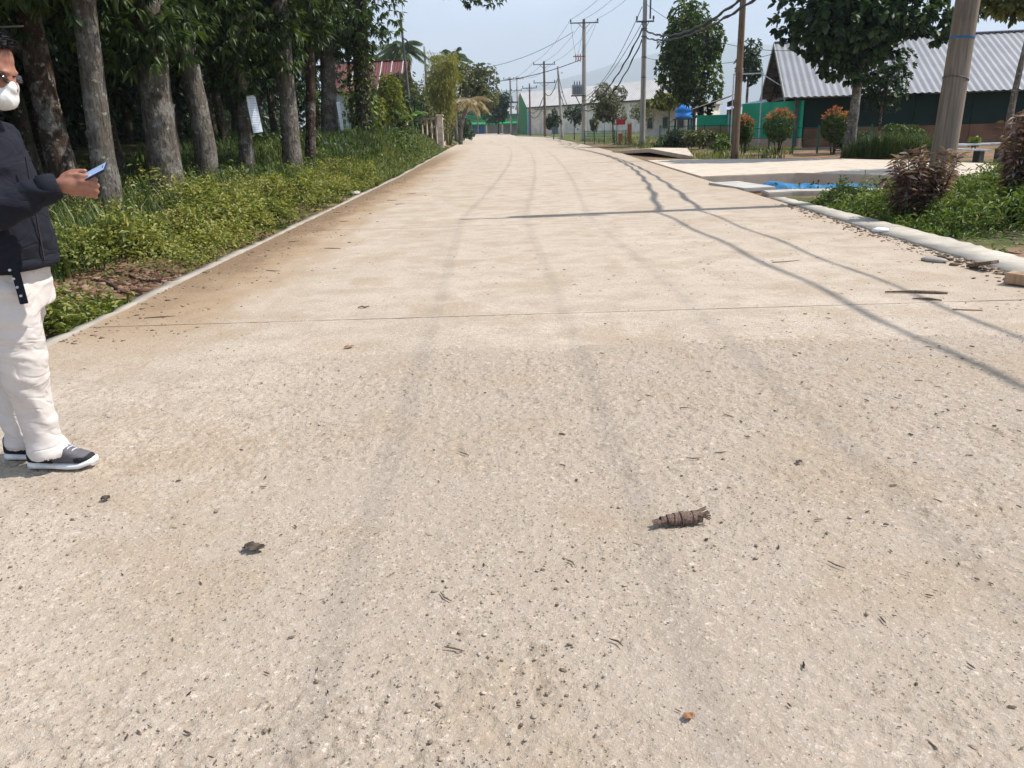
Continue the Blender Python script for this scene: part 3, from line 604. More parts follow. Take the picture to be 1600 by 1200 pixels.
tag(obj('creeping_cover', npmesh('creeping_cover', V, F, np.repeat(tone, 4)), None, M['leaf_cover']), 'low creeping yellow-green leafy cover along the left road edge', 'ground cover', kind='stuff')
yf = leafmat('yellow_flower', (.6, .4, .02), (.7, .45, .02), (.8, .5, .03), .2); k = rg.integers(0, n, 60); k = k[u[k] > .8]
V, F = oval_geo(np.repeat(np.stack([x, y, z], 1)[k] + [0, 0, .03], 5, 0), np.tile(np.array([[math.cos(a), math.sin(a), .3] for a in np.arange(5) * 1.257]), (len(k), 1)), .014, .012, rg)
tag(obj('flowers', npmesh('flowers', V, F, np.repeat(rg.uniform(0, 1, len(k) * 5), 6)), None, yf), 'tiny yellow flowers dotted over the creeping cover', 'flowers', kind='stuff')
m_ = 13000; y = 5.8 + 17 * rg.uniform(0, 1, m_) ** 1.3; x = xl(y) - rg.uniform(.1, 3.6, m_); k = rg.uniform(0, 1, m_) < smoothstep(.4, .6, fbm(x * 1.3, y * 1.1, 59)) * smoothstep(9, 12, y) * smoothstep(.9, 2.0, xl(y) - x); x, y = x[k], y[k]; m_ = len(x); V, F = blade_geo(np.stack([x, y, gh(x, y) + .02], 1), rg.uniform(.25, .78, m_), .012, rg, .7)
tag(obj('verge_grass', npmesh('verge_grass', V, F, np.repeat(np.clip(rg.beta(2, 2, m_) + (rg.uniform(0, 1, m_) > .85) * .5, 0, 1), 5)), None, M['grass_bank']), 'pale grass blades standing out of the creeping cover', 'grass', kind='stuff')
# dark grass under the trees
rg = np.random.default_rng(22); n = 62000; y = 8 + 34 * rg.uniform(0, 1, n) ** 1.4; l = 1.3 + rg.uniform(0, 1, n) ** 1.3 * 8; x = xl(y) - l; k = rg.uniform(0, 1, n) < (.25 + .9 * fbm(x * .8, y * .8, 71)) * smoothstep(1.0, 1.9, l); x, y = x[k], y[k]; n = len(x)
H = (.28 + .55 * fbm(x * .6, y * .6, 81)) * rg.uniform(.5, 1.35, n); V, F = blade_geo(np.stack([x, y, gh(x, y) - .02], 1), H, .012 + .0006 * y, rg, .4)
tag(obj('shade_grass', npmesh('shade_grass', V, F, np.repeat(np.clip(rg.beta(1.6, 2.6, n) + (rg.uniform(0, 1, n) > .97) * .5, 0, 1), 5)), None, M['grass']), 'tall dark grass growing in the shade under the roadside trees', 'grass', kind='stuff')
# sunlit grass on the bank further along
rg = np.random.default_rng(23); n = 60000; y = 19.5 + 45 * rg.uniform(0, 1, n) ** 1.3; l = .2 + rg.uniform(0, 1, n) ** 1.1 * 5; x = xl(y) - l; k = rg.uniform(0, 1, n) < .35 + .8 * fbm(x * .7, y * .5, 91); x, y, l = x[k], y[k], l[k]; n = len(x)
H = (.16 + .5 * fbm(x * .5, y * .4, 95) * smoothstep(.2, 1.6, l)) * rg.uniform(.5, 1.4, n); H = H * (1 - .45 * smoothstep(44, 56, y)); V, F = blade_geo(np.stack([x, y, gh(x, y) - .02], 1), H, .018 + .0009 * y, rg, .5)
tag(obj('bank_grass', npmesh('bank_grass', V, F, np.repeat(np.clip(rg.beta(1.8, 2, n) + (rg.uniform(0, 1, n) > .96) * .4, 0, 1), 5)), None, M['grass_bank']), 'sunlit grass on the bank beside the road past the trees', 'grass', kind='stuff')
# broad leafy weeds between grass and trees
rg = np.random.default_rng(24); n = 9000; y = 18 + 34 * rg.uniform(0, 1, n); x = xl(y) - rg.uniform(.5, 6.5, n); k = fbm(x * .9, y * .5, 99) > .5; x, y = x[k], y[k]; n = len(x); z = gh(x, y) + rg.uniform(.05, .75, n) * fbm(x * .9, y * .5, 99) * 1.4
V, F = oval_geo(np.stack([x, y, z], 1), rg.normal(size=(n, 3)) + [.3, -.3, .2], rg.uniform(.10, .2, n), .09, rg)
tag(obj('broadleaf_weeds', npmesh('broadleaf_weeds', V, F, np.repeat(rg.uniform(0, 1, n), 6)), None, M['leaf_bright']), 'broad leafy weeds mixed into the grass on the left bank', 'weeds', kind='stuff')
# bare red soil with roots and clods
rg = np.random.default_rng(25); n = 1500; x = -3.95 + rg.normal(size=n) * .42; y = 7.7 + rg.normal(size=n) * .65; k = xl(y) - x > .16; x, y = x[k], y[k]; S = np.clip(np.exp(rg.normal(size=len(x)) * .6) * .018, .006, .07)
gm = Mat('red_clods', .95, .1); gm.color(gm.ramp(gm.attr(), [(0, (.07, .04, .025)), (.5, (.17, .095, .06)), (1, (.30, .19, .13))]))
scatter_rocks('soil_clods', np.stack([x, y, gh(x, y) + S * .1], 1), S, 'reddish brown clods of bare soil beside the road edge', 'soil', gm.m)
gm = plain('pale_stone', (.48, .44, .38), .9, .15, 4, .4); gd = plain('grey_stone', (.20, .17, .14), .9, .2, 4, .4)
def stone(loc, s, lab, mat, seed, nm='stone'):
    me = rock_mesh(nm, random.Random(seed), .65, 2, .12); o = obj(nm, me, None, mat, loc, seed, smooth=True); o.scale = s; return tag(o, lab, 'stone')
stone((-4.55, 19.6, .14), (.24, .18, .2), 'pale cream stone at the foot of the straight roadside tree', gm, 3)
stone((-4.75, 8.9, .06), (.11, .09, .10), 'round grey-brown stone on the bare soil behind the man', gd, 5)
stone((-3.5, 18.9, .0), (.2, .12, .07), 'flat pale chunk of rubble lying against the left road edge', gm, 8, 'rubble')
for q, (a, b) in enumerate((((-4.3, 8.2), (-3.5, 7.5)), ((-4.45, 7.6), (-3.7, 7.25)), ((-4.1, 8.5), (-3.55, 8.15)))):
    mb = MB(); pts = [Vector((a[0] + (b[0] - a[0]) * t, a[1] + (b[1] - a[1]) * t + .06 * math.sin(t * 7 + q), 0)) for t in np.linspace(0, 1, 7)]
    for p in pts: p.z = float(gh(p.x, p.y)) + .02
    mb.tube(pts, [.008, .012, .014, .012, .011, .009, .005], 6)
    tag(mb.build('root', M['bark_brown'], smooth=True), ['longest bare root crossing the red soil', 'lower bare root nearest the man on the red soil', 'upper bare root at the far edge of the red soil'][q], 'root')

# ------------------------------------------------------------------ plants and buildings further along on the left
def bush(name, loc, r, nleaf, L, W, mat, lab, cat, group=None, seed=0, geo=oval_geo, stems=5, k=6, rise=.5, gaps=4, zmin=.05, up=.2, bk='bark_brown', blobs=1):
    """stems fanning from the ground with leaf clusters over an uneven volume"""
    rg = np.random.default_rng(seed); pr = random.Random(seed); e = tag(empty(name, loc), lab, cat, group); mb = MB()
    for i in range(stems):
        a = i * 2.4 + pr.uniform(-.3, .3); q = Vector((math.cos(a) * r[0] * .55, math.sin(a) * r[1] * .55, r[2] * 1.25)); mb.tube([(math.cos(a) * .05, math.sin(a) * .05, -.1), q * .5 + Vector((0, 0, .1)), q], [.018 + r[2] * .012, .012 + r[2] * .008, .004], 6)
    mb.build('stems', M[bk], e, smooth=True); P = []; D = []
    for b in range(blobs):
        c = (0, 0, r[2] * (1 + rise * .2)) if blobs == 1 else (rg.uniform(-.55, .55) * r[0], rg.uniform(-.55, .55) * r[1], r[2] * rg.uniform(.55, 1.5)); rr = np.array(r) * (1 if blobs == 1 else rg.uniform(.38, .62))
        p, d = crown_volume(nleaf // blobs, rg, c, rr, zmin, gaps, .3 * r[2]); P.append(p); D.append(d)
    P = np.concatenate(P); D = np.concatenate(D); leafy('foliage', e, mat, P, D + [0, 0, up], k, L, W, rg, geo=geo); return e
bush('yellow_shrub', (-7.8, 45, .75), (1.5, 1.5, 1.75), 330, .22, .10, M['leaf_yellow'], 'yellow-green shrub with bright new leaves beside the ivy clad tree', 'shrub', seed=1, blobs=6)
bush('green_shrub', (-8.6, 40, .75), (1.6, 1.4, 1.5), 300, .2, .09, M['leaf_bright'], 'dark green shrub filling the gap before the ivy clad tree', 'shrub', seed=2, blobs=5)
bush('olive_bush', (-6.1, 63.5, .3), (1.9, 1.5, 2.2), 760, .2, .11, M['leaf_olive'], 'olive green leafy bush behind the cream fence', 'bush', seed=3, blobs=7)
bush('yellow_shrub', (-6.75, 48.5, .8), (1.3, 1.1, 2.0), 560, .2, .09, M['leaf_yellow'], 'yellow-green shrub right of the ivy clad tree, in front of the red roof', 'shrub', seed=12, blobs=7)
bush('dark_shrub', (-7.1, 60, .5), (1.7, .9, 1.9), 620, .2, .1, M['leaf_round'], 'dark shrub filling the space behind the banana plants', 'shrub', seed=13, blobs=6)
bush('fence_vine', (-6.9, 57, .5), (1.1, .9, .55), 200, .16, .10, M['leaf_weed'], 'bright low vine climbing in front of the cream fence', 'vine', seed=4, blobs=4)
bush('hedge_bush', (-6.6, 72, .2), (1.6, 1.6, 2.6), 420, .25, .12, M['leaf_olive'], 'tall dark olive bush between the grey post and the bamboo', 'bush', seed=5, blobs=7)
bush('roadside_bush', (-4.6, 92, 0), (1.5, 2.5, 1.2), 420, .25, .12, M['leaf_round'], 'dark green bush at the far end of the cream fence', 'bush', seed=6, blobs=6)

def tree(name, loc, h, crown_c, crown_r, n, L, W, mat, lab, group=None, seed=0, blobs=9, r=(.16, .08), bk='bark_brown', geo=oval_geo, k=7, droop=.25, zmin=.3, lean=(0, 0), limbs=5, blobsize=(.34, .58), lf=.5):
    rg = np.random.default_rng(seed); pr = random.Random(seed); e = tag(empty(name, loc), lab, 'tree', group)
    pts = trunk_pts((0, 0, 0), (lean[0], lean[1], h), h, pr, .08); trunk_mesh('trunk', pts, r[0], r[1], pr, M[bk], e, limbs=limbs, limb_from=lf, limb_len=crown_r[0] * .5, knots=1, sides=9)
    P = []; D = []; c0 = np.array(crown_c)
    for b in range(blobs):
        d = unit(rg.normal(size=(1, 3)))[0]; c = c0 + d * np.array(crown_r) * rg.uniform(.35, .72); rr = np.array(crown_r) * rg.uniform(*blobsize)
        p, dd = ball(n // blobs, rg, c, rr, .45); q = p[:, 2] > zmin; P.append(p[q]); D.append(dd[q])
    P = np.concatenate(P); D = np.concatenate(D); leafy('crown', e, mat, P, D + [0, 0, .1], k, L, W, rg, geo=geo, droop=droop); return e
tree('tall_green_tree', (-8.4, 66.5, .3), 5.6, (.4, 0, 4.6), (1.7, 1.4, 1.5), 560, .22, .11, M['leaf_olive'], 'leafy tree partly hiding the right end of the red roof', seed=14, lean=(.3, 0), lf=.6)
tree('roadside_tree_olive', (-2.7 - 2.6, 80, 0), 6.0, (2.5, 0, 5.0), (3.1, 2.4, 2.5), 1300, .26, .13, M['leaf_olive'], 'olive grey-green tree arching over the road beyond the bamboo', seed=11, lean=(1.6, 0))
for i, (lx, ly, h, rx, lab, mt) in enumerate([(-9.5, 150, 7.5, 3.6, 'pale hazy tree rising highest behind the green roofed shop', 'leaf_olive'), (-1.2, 165, 7.6, 3.4, 'feathery blue-green tree just left of the twin poles', 'leaf_round'), (-16, 175, 8.5, 4.5, 'far tree behind the left end of the green roofed shop', 'leaf_round'), (1.0, 205, 6.6, 4.0, 'round far tree directly behind the twin poles', 'leaf_olive'), (-6, 230, 8.2, 5, 'dark far tree standing behind the shop roof', 'leaf_round')]):
    tree('far_tree', (lx, ly, 0), h * .8, (0, 0, h * .62), (rx, rx, h * .42), 420, .6, .3, M[mt], lab, 'trees behind the shop', seed=20 + i)

def palm(loc, h, nf, fl, lab, seed, up=.5, mat='leaf_palm', lean=(0, 0), r=.16, group=None):
    rg = np.random.default_rng(seed); pr = random.Random(seed); e = tag(empty('palm_tree', loc), lab, 'palm', group)
    mb = MB(); top = Vector((lean[0], lean[1], h)); mb.tube([Vector((lean[0] * t * t, lean[1] * t * t, h * t - .1)) for t in np.linspace(0, 1, 12)], [r * (1.25 - .4 * t) * (1 + .04 * (i % 2)) for i, t in enumerate(np.linspace(0, 1, 12))], 9); mb.build('trunk', M['bark_grey'], e, smooth=True)
    for i in range(nf):
        a = i * 2.399 + pr.uniform(-.2, .2); el = up * (1 - i / nf * 1.5) + pr.uniform(-.1, .1); d = np.array([math.cos(a) * math.cos(el), math.sin(a) * math.cos(el), math.sin(el)]); L = fl * pr.uniform(.85, 1.1); S = 26
        t = np.linspace(0, 1, S)[:, None]; C = d * L * t + np.array([0, 0, -1.]) * L * .55 * t ** 2.1; tg = np.gradient(C, axis=0); tg = unit(tg); sd = unit(np.cross(tg, [0, 0, 1.]))
        V = []; 
        P = np.concatenate([C[2:], C[2:]]); Dq = np.concatenate([sd[2:] * .8 + tg[2:] * .55 + [0, 0, -.35], -sd[2:] * .8 + tg[2:] * .55 + [0, 0, -.35]]); ll = np.tile(fl * .30 * np.sin(np.pi * (t[2:, 0] * .85 + .12)), 2)
        Vl, Fl = leaf_geo(P, Dq, ll, fl * .028, rg, droop=.3); mb = MB(); mb.tube([tuple(q) for q in C[::4]], [fl * .012 * (1 - .8 * k / 7) for k in range(len(C[::4]))], 5)
        vv = np.array(mb.v); ff = np.concatenate([[(f[0], f[1], f[2]), (f[0], f[2], f[3])] for f in mb.f if len(f) == 4]); V, F, A = merge([(Vl, Fl, np.repeat(rg.uniform(.2, 1, len(P)), 4)), (vv, ff, np.full(len(vv), .8))])
        o = obj('frond', npmesh('frond', V, F, A), e, M[mat]); o.location = top
    return e
palm((-8.95, 75, .3), 7.9, 16, 2.9, 'coconut palm rising above the red roof', 31, .75)
palm((-11.4, 78, .3), 7.2, 13, 2.8, 'coconut palm half hidden by the ivy clad tree, left of the red roof', 32, .7)
palm((-5.0, 86, .2), 7.6, 13, 2.9, 'palm with upright fronds standing behind the bamboo', 33, 1.25)
palm((-3.9, 73, .1), 3.6, 11, 2.2, 'low palm with dry straw coloured drooping fronds by the road', 34, .45, 'leaf_dry', lean=(.9, 0))
# bamboo clump with arching yellow-green plumes
rg = np.random.default_rng(41); e = tag(empty('bamboo_clump', (-4.75, 66, .1)), 'yellow-green feathery bamboo clump drooping over the cream fence', 'bamboo'); P = []; mb = MB()
for i in range(34):
    a = rg.uniform(0, 6.28); rr = rg.uniform(.2, .5); hh = rg.uniform(7.0, 10.6); ov = rg.uniform(.3, 1.0); d = np.array([math.cos(a), math.sin(a) * .8, 0]); t = np.linspace(0, 1, 10)[:, None]
    C = d * (rr + ov * t ** 2.4) + np.array([0, 0, 1.]) * (hh * (t - .38 * t ** 3.2)); mb.tube([tuple(q) for q in C], [.028 * (1 - .85 * k / 9) for k in range(10)], 5)
    s = rg.uniform(.22, 1, 190)[:, None]; P.append(d * (rr + ov * s ** 2.4) + np.array([0, 0, 1.]) * (hh * (s - .38 * s ** 3.2)) + rg.normal(size=(190, 3)) * [.22, .22, .3] + [0, 0, -.15])
mb.build('culms', timber('bamboo_culm', (.16, .16, .05), (.28, .26, .10)), e, smooth=True); P = np.concatenate(P); leafy('leaves', e, M['leaf_bamboo'], P, rg.normal(size=P.shape) * .6 + [0, 0, -.9], 3, .24, .045, rg, spread=.7, droop=.8)
# banana plants
def banana(loc, h, n, lab, seed):
    rg = np.random.default_rng(seed); e = tag(empty('banana_plant', loc), lab, 'banana plant', 'banana plants'); mb = MB(); mb.tube([(0, 0, -.1), (.02, 0, h * .5), (.03, 0, h)], [.13, .10, .06], 10); mb.build('stem', timber('banana_stem', (.12, .15, .05), (.24, .27, .10)), e, smooth=True)
    for i in range(n):
        a = i * 2.4 + rg.uniform(-.3, .3); el = rg.uniform(.35, 1.2); L = rg.uniform(1.3, 1.9); W = rg.uniform(.38, .5); t = np.linspace(0, 1, 11)
        d = np.array([math.cos(a), math.sin(a), 0]); s = np.array([-math.sin(a), math.cos(a), 0]); C = d * (L * t * math.cos(el))[:, None] + np.array([0, 0, 1.]) * (L * (t * math.sin(el) - .55 * t ** 2.3))[:, None]
        w = W * .5 * np.clip(np.sin(np.pi * np.clip((t - .12) / .9, 0, 1)) ** .5, .03, 1); V = []
        for j in range(11):
            for q in (-1, -.5, 0, .5, 1): V.append(C[j] + s * w[j] * q + np.array([0, 0, 1.]) * (-(abs(q) ** 1.2) * w[j] * .35 + .02 * ((j + int(q * 2)) % 2)))
        F = [(j * 5 + k, j * 5 + k + 1, (j + 1) * 5 + k + 1, (j + 1) * 5 + k) for j in range(10) for k in range(4)]
        o = obj('leaf', npmesh('leaf', V, F, np.full(55, rg.uniform(.1, 1))), e, M['leaf_banana'], smooth=True); o.location = (.03, 0, h)
    return e
banana((-7.1, 51, .7), 1.7, 8, 'banana plant with broad bright leaves right of the ivy clad tree', 51)
banana((-6.0, 54.5, .7), 1.3, 7, 'smaller banana plant standing nearest the cream fence', 52)

# house with the red sheet roof
def corr(a, b, c, d, amp, pitch, mat, name, parent):
    """corrugated sheet over the corners a-b (eave) and d-c (ridge); ribs run from eave to ridge"""
    a, b, c, d = map(Vector, (a, b, c, d)); n = max(4, int((b - a).length / pitch) * 4); nrm = (b - a).cross(d - a).normalized(); V = []
    if nrm.z < 0: nrm = -nrm
    for i in range(n + 1):
        u = i / n; o = nrm * (amp * (1 if i % 4 in (1, 2) else 0)); V += [a.lerp(b, u) + o, d.lerp(c, u) + o]
    F = [(2 * i, 2 * i + 2, 2 * i + 3, 2 * i + 1) for i in range(n)]; return obj(name, npmesh(name, [tuple(v) for v in V], F), parent, mat)
M['red_roof'] = sheet('red_roof', (.13, .035, .035), .4, .75, 0); M['white_wall'] = plain('white_wall', (.62, .66, .68), .8, .08, 2)
e = tag(empty('red_roofed_house', (-10.2, 70.5, 0)), 'small white house with a dark red sheet roof behind the trees', 'house')
mb = MB(); mb.box((-.6, 0, 2.2), (5.4, 6.0, 4.6)); mb.build('wall', M['white_wall'], e)
rf = corr((-3.5, -3.8, 4.35), (2.45, -3.8, 4.35), (2.45, 0, 6.75), (-3.5, 0, 6.75), .035, .22, M['red_roof'], 'roof', e); corr((2.45, 3.8, 4.35), (-3.5, 3.8, 4.35), (-3.5, 0, 6.75), (2.45, 0, 6.75), .035, .22, M['red_roof'], 'roof', e)
for q in (-1.9, -.7, .3, 1.15, 2.05): mb = MB(); mb.bar((q, -3.8, 4.42), (q, -.02, 6.82), .07, .03); mb.build('roof_seam', plain('roof_seam', (.55, .50, .46)), rf)
mb = MB(); mb.bar((-3.5, 0, 6.80), (2.45, 0, 6.80), .25, .06); mb.build('ridge_cap', M['red_roof'], rf)
mb = MB(); mb.box((1.4, -3.03, 2.2), (1.1, .08, 1.4)); w = mb.build('window', plain('window_frame', (.35, .3, .25)), e); mb = MB(); mb.box((1.4, -3.09, 2.2), (.9, .03, 1.2)); mb.build('pane', plain('dark_glass', (.03, .035, .04), .15, .05, 4, 0, .5), w)
# cream baluster fence
M['cream'] = plain('cream_plaster', (.66, .52, .40), .85, .16, 3, .3); e = tag(empty('baluster_fence', (-4.6, 59.9, 0)), 'cream concrete baluster fence with a square corner pillar by the road', 'fence'); z0 = -.1
bal = MB(); bal.tube([(0, 0, z0), (0, 0, .35), (0, 0, .6), (0, 0, 1.2), (0, 0, 1.75), (0, 0, 2.0)], [.085, .085, .06, .075, .06, .08], 8); bm_ = bal.build('baluster', M['cream'], e, smooth=True); me = bm_.data; bm_.location = (-.32, .36, 0)
for i in range(1, 4): obj('baluster', me, e, loc=(-.32 - i * .38, .36 + i * .43, 0))
n = 26
for i in range(n): obj('baluster', me, e, loc=(-.05 - .78 * (i + 1) / n, .6 + 22 * (i + .5) / n, 0))
mb = MB(); mb.bar((-.1, .12, 2.07), (-1.75, 2.0, 2.07), .3, .16); mb.build('cap_rail', M['cream'], e, bevel=.02)
mb = MB(); mb.bar((-.03, .2, 2.07), (-.85, 23, 2.07), .26, .14); mb.build('cap_rail', M['cream'], e, bevel=.02)
mb = MB(); mb.bar((-.1, .12, .1), (-1.75, 2.0, .1), .22, .5); mb.build('plinth', M['cream'], e); mb = MB(); mb.bar((-.03, .2, .1), (-.85, 23, .1), .2, .5); mb.build('plinth', M['cream'], e)
mb = MB(); mb.box((0, 0, 1.05), (.40, .40, 2.3)); mb.box((0, 0, 2.26), (.54, .54, .14)); mb.build('pillar', M['cream'], e, bevel=.03)
# shop with the green fascia
M['green'] = plain('green_paint', (.015, .24, .07), .6, .1, 1.2, .1); M['shopwall'] = plain('shop_wall', (.45, .42, .37)); M['blue'] = plain('blue_shutter', (.05, .22, .55), .5, .08)
e = tag(empty('green_fascia_shop', (-8.1, 188, 0), -.18), 'low far shop with a bright green fascia and a blue shutter', 'shop')
mb = MB(); mb.box((9, 4, 1.5), (18, 8, 3.2)); mb.build('wall', M['shopwall'], e)
mb = MB(); mb.box((9, -.35, 3.6), (18.6, .5, .95)); mb.build('fascia', M['green'], e)
mb = MB(); mb.add([(-.2, -2.3, 2.1), (18.3, -2.3, 2.1), (18.3, -.1, 2.75), (-.2, -.1, 2.75), (-.2, -2.3, 1.85), (18.3, -2.3, 1.85), (18.3, -.1, 2.6), (-.2, -.1, 2.6)], [(0, 1, 2, 3), (7, 6, 5, 4), (0, 4, 5, 1), (1, 5, 6, 2), (2, 6, 7, 3), (3, 7, 4, 0)]); mb.build('awning', M['green'], e)
for q in range(2): mb = MB(); mb.box((1.6 + q * 1.35, -.08, 1.0), (1.25, .12, 2.0)); mb.build('shutter', M['blue'], e)
for q in (-.05, 4.6, 8.2, 11.8, 15.2, 18.1): mb = MB(); mb.box((q, -2.1, .95), (.32, .32, 2.1)); mb.build('post', M['shopwall'], e)
mb = MB(); mb.add([(4, 3, 3.9), (22, 3, 3.9), (22, 7, 5.3), (4, 7, 5.3)], [(0, 1, 2, 3)]); mb.box((13, 5, 4.0), (17.8, 3.9, .25)); mb.build('roof', sheet('grey_sheet', (.45, .44, .42)), e)

# ------------------------------------------------------------------ right side buildings
M['ware_wall'] = plain('warehouse_wall', (.74, .65, .54), .85, .10, .8, .15); M['ware_roof'] = sheet('warehouse_roof', (.62, .57, .51), .12, .6, 0); M['dark_in'] = plain('dark_board', (.05, .05, .045))
e = tag(empty('warehouse', (0, 0, 0)), 'long beige warehouse with a pale pitched roof beyond the poles', 'warehouse')
E0, E1 = Vector((4.4, 153, 0)), Vector((25.5, 117, 0)); gd_ = Vector((-.9, 10, 0)); dd = (E1 - E0).normalized(); L = (E1 - E0).length; npan = 9
for i in range(npan):
    a = E0 + dd * (L * i / npan + .05) + gd_ * .04; b = E0 + dd * (L * (i + 1) / npan - .05) + gd_ * .04; mb = MB(); mb.bar(a + Vector((0, 0, 2.1)), b + Vector((0, 0, 2.1)), .25, 5.1); mb.build('wall_panel', M['ware_wall'], e)
mb = MB(); mb.bar(E0 + gd_ * .07 + Vector((0, 0, 2.05)), E1 + gd_ * .07 + Vector((0, 0, 2.05)), .25, 5.0); mb.build('wall', M['ware_wall'], e)
up_ = lambda v, z: v + Vector((0, 0, z)); A0, A1 = E0 - dd * .6 - gd_ * .06, E1 + dd * .6 - gd_ * .06
corr(up_(A0, 4.62), up_(A1, 4.62), up_(A1 + gd_ * 1.06, 7.55), up_(A0 + gd_ * 1.06, 7.55), .03, .5, M['ware_roof'], 'roof', e); corr(up_(A1 + gd_ * 2.1, 4.62), up_(A0 + gd_ * 2.1, 4.62), up_(A0 + gd_ * 1.06, 7.55), up_(A1 + gd_ * 1.06, 7.55), .03, .5, M['ware_roof'], 'roof', e)
mb = MB(); mb.add([up_(E0, 0), up_(E0 + gd_ * 2, 0), up_(E0 + gd_ * 2, 4.5), up_(E0 + gd_, 7.3), up_(E0, 4.5)], [(0, 1, 2, 3, 4)]); mb.build('gable_wall', M['green'], e)
mb = MB(); mb.bar(up_(A0, 4.5), up_(A1, 4.5), .12, .18); mb.build('gutter', M['dark_in'], e)
mb = MB(); mb.box(E0 + Vector((.1, -.2, 1.9)), (.5, .5, 4.4)); mb.build('corner_pillar', plain('pale_blue', (.16, .42, .60)), e)
q = E0 + dd * (L * .24); mb = MB(); mb.box((8.7, 145.2, 1.35), (1.4, .1, 2.9), rz=-1.03); mb.build('door', plain('grey_door', (.12, .14, .20), .6), e)
e = tag(empty('warehouse_wing', (14.6, 84, 0), -.75), 'low beige wing with a flat projecting canopy in front of the warehouse', 'building')
mb = MB(); mb.box((2.0, 3, 1.4), (5.6, 5, 3.0)); mb.build('wall', M['ware_wall'], e); mb = MB(); mb.box((2.0, 1.8, 3.0), (6.2, 7.4, .22)); mb.build('canopy', M['concrete'], e, bevel=.03)
for q in (-.2, 1.6, 3.4): mb = MB(); mb.box((q, .46, 1.3), (.7, .08, 1.2)); o = mb.build('window', M['shopwall'], e); mb = MB(); mb.box((q, .40, 1.3), (.55, .04, 1.0)); mb.build('pane', plain('dark_glass2', (.04, .05, .06), .2, .05, 4, 0, .5), o)
mb = MB(); mb.box((4.6, .4, 1.3), (.25, .2, 2.6)); mb.build('corner_pillar', plain('pale_blue2', (.12, .38, .60)), e)
# water tank
e = tag(empty('water_tank', (16.1, 75, 0)), 'bright blue plastic water tank on a dark stand', 'tank'); mb = MB(); mb.tube([(0, 0, 1.62), (0, 0, 1.66), (0, 0, 1.95), (0, 0, 1.98), (0, 0, 2.2), (0, 0, 2.23), (0, 0, 2.45), (0, 0, 2.65), (0, 0, 2.75), (0, 0, 2.85)], [.70, .76, .76, .72, .72, .76, .76, .62, .3, .28], 20); mb.build('tank_body', plain('tank_blue', (.01, .20, .62), .35, .06, 2, 0, .5), e, smooth=True)
mb = MB(); mb.tube([(0, 0, 2.84), (0, 0, 2.92)], [.24, .2], 12); mb.build('lid', M['dark_in'], e)
for a, b in ((-.6, -.6), (.6, -.6), (.6, .6), (-.6, .6)): mb = MB(); mb.box((a, b, .75), (.14, .14, 1.6)); mb.build('leg', M['dark_in'], e)
mb = MB(); mb.box((0, 0, 1.56), (1.6, 1.6, .1)); mb.build('platform', M['dark_in'], e)

# long hall with the sheet roof, green end wall and open gable
M['zinc'] = sheet('zinc_sheet', (.25, .25, .255), .55, .55, .2); M['teal'] = plain('teal_wall', (.018, .36, .20), .7, .08, 1.0, .1); M['brownwall'] = plain('brown_wall', (.19, .095, .055), .85, .14, 1.4); M['shadedgreen'] = plain('shaded_green_wall', (.006, .022, .016), .8, .15, .8); M['steel'] = plain('dark_steel', (.10, .10, .10), .6); M['palesteel'] = plain('pale_steel', (.55, .56, .57), .5); M['yellow'] = plain('yellow_band', (.55, .42, .10)); M['cream2'] = plain('cream_band', (.50, .37, .28))  # hall wall's dark green deepened to carry the shade of eave and trees
e = tag(empty('sheet_roofed_hall', (13.6, 39.2, 0), R(-12)), 'long hall with a grey sheet roof, open gable and bright green end wall', 'hall'); D_ = 12.2; LL = 26.0; ez, rz_ = 2.47, 5.15
corr((-.5, -.5, ez - .2), (LL, -.5, ez - .2), (LL, D_ / 2, rz_), (-.5, D_ / 2, rz_), .035, .30, M['zinc'], 'roof', e); corr((LL, D_ + .5, ez - .2), (-.5, D_ + .5, ez - .2), (-.5, D_ / 2, rz_), (LL, D_ / 2, rz_), .035, .30, M['zinc'], 'roof', e)
mb = MB(); mb.bar((-.5, D_ / 2, rz_ + .05), (LL, D_ / 2, rz_ + .05), .35, .05); mb.build('ridge_cap', M['zinc'], e)
for s in (0, 1): mb = MB(); mb.bar((-.52, -.5 if s == 0 else D_ + .5, ez - .26), (-.52, D_ / 2, rz_ - .06), .05, .2); mb.build('barge_board', plain('grey_board', (.38, .36, .33)), e)
for i in range(7): t = (i + .5) / 7; mb = MB(); mb.bar((-.4, -.3 + t * (D_ / 2 + .2), ez - .2 + t * (rz_ - ez) - .02), (LL - .2, -.3 + t * (D_ / 2 + .2), ez - .2 + t * (rz_ - ez) - .02), .06, .1); mb.build('purlin', M['steel'], e); mb = MB(); mb.bar((-.4, D_ + .3 - t * (D_ / 2 + .2), ez - .2 + t * (rz_ - ez) - .02), (LL - .2, D_ + .3 - t * (D_ / 2 + .2), ez - .2 + t * (rz_ - ez) - .02), .06, .1); mb.build('purlin', M['steel'], e)
for x_ in (.1, 6.5, 13, 19.5, 25.5):
    t = mb = MB(); mb.bar((x_, 0, ez - .1), (x_, D_, ez - .1), .07, .12); mb.bar((x_, 0, ez - .1), (x_, D_ / 2, rz_ - .15), .07, .12); mb.bar((x_, D_, ez - .1), (x_, D_ / 2, rz_ - .15), .07, .12)
    mb.bar((x_, D_ / 2, ez), (x_, D_ / 2, rz_ - .2), .06); mb.bar((x_, D_ * .25, ez), (x_, D_ / 2, rz_ - .3), .05); mb.bar((x_, D_ * .75, ez), (x_, D_ / 2, rz_ - .3), .05); mb.build('truss', M['steel'], e)
    for y_ in (.02, D_ - .02): mb = MB(); mb.bar((x_, y_, -.1), (x_, y_, ez), .16); mb.build('post', M['steel'], e)
wa, wb = Vector((.35, -.12, 0)), Vector((-2.05, 3.75, 0))
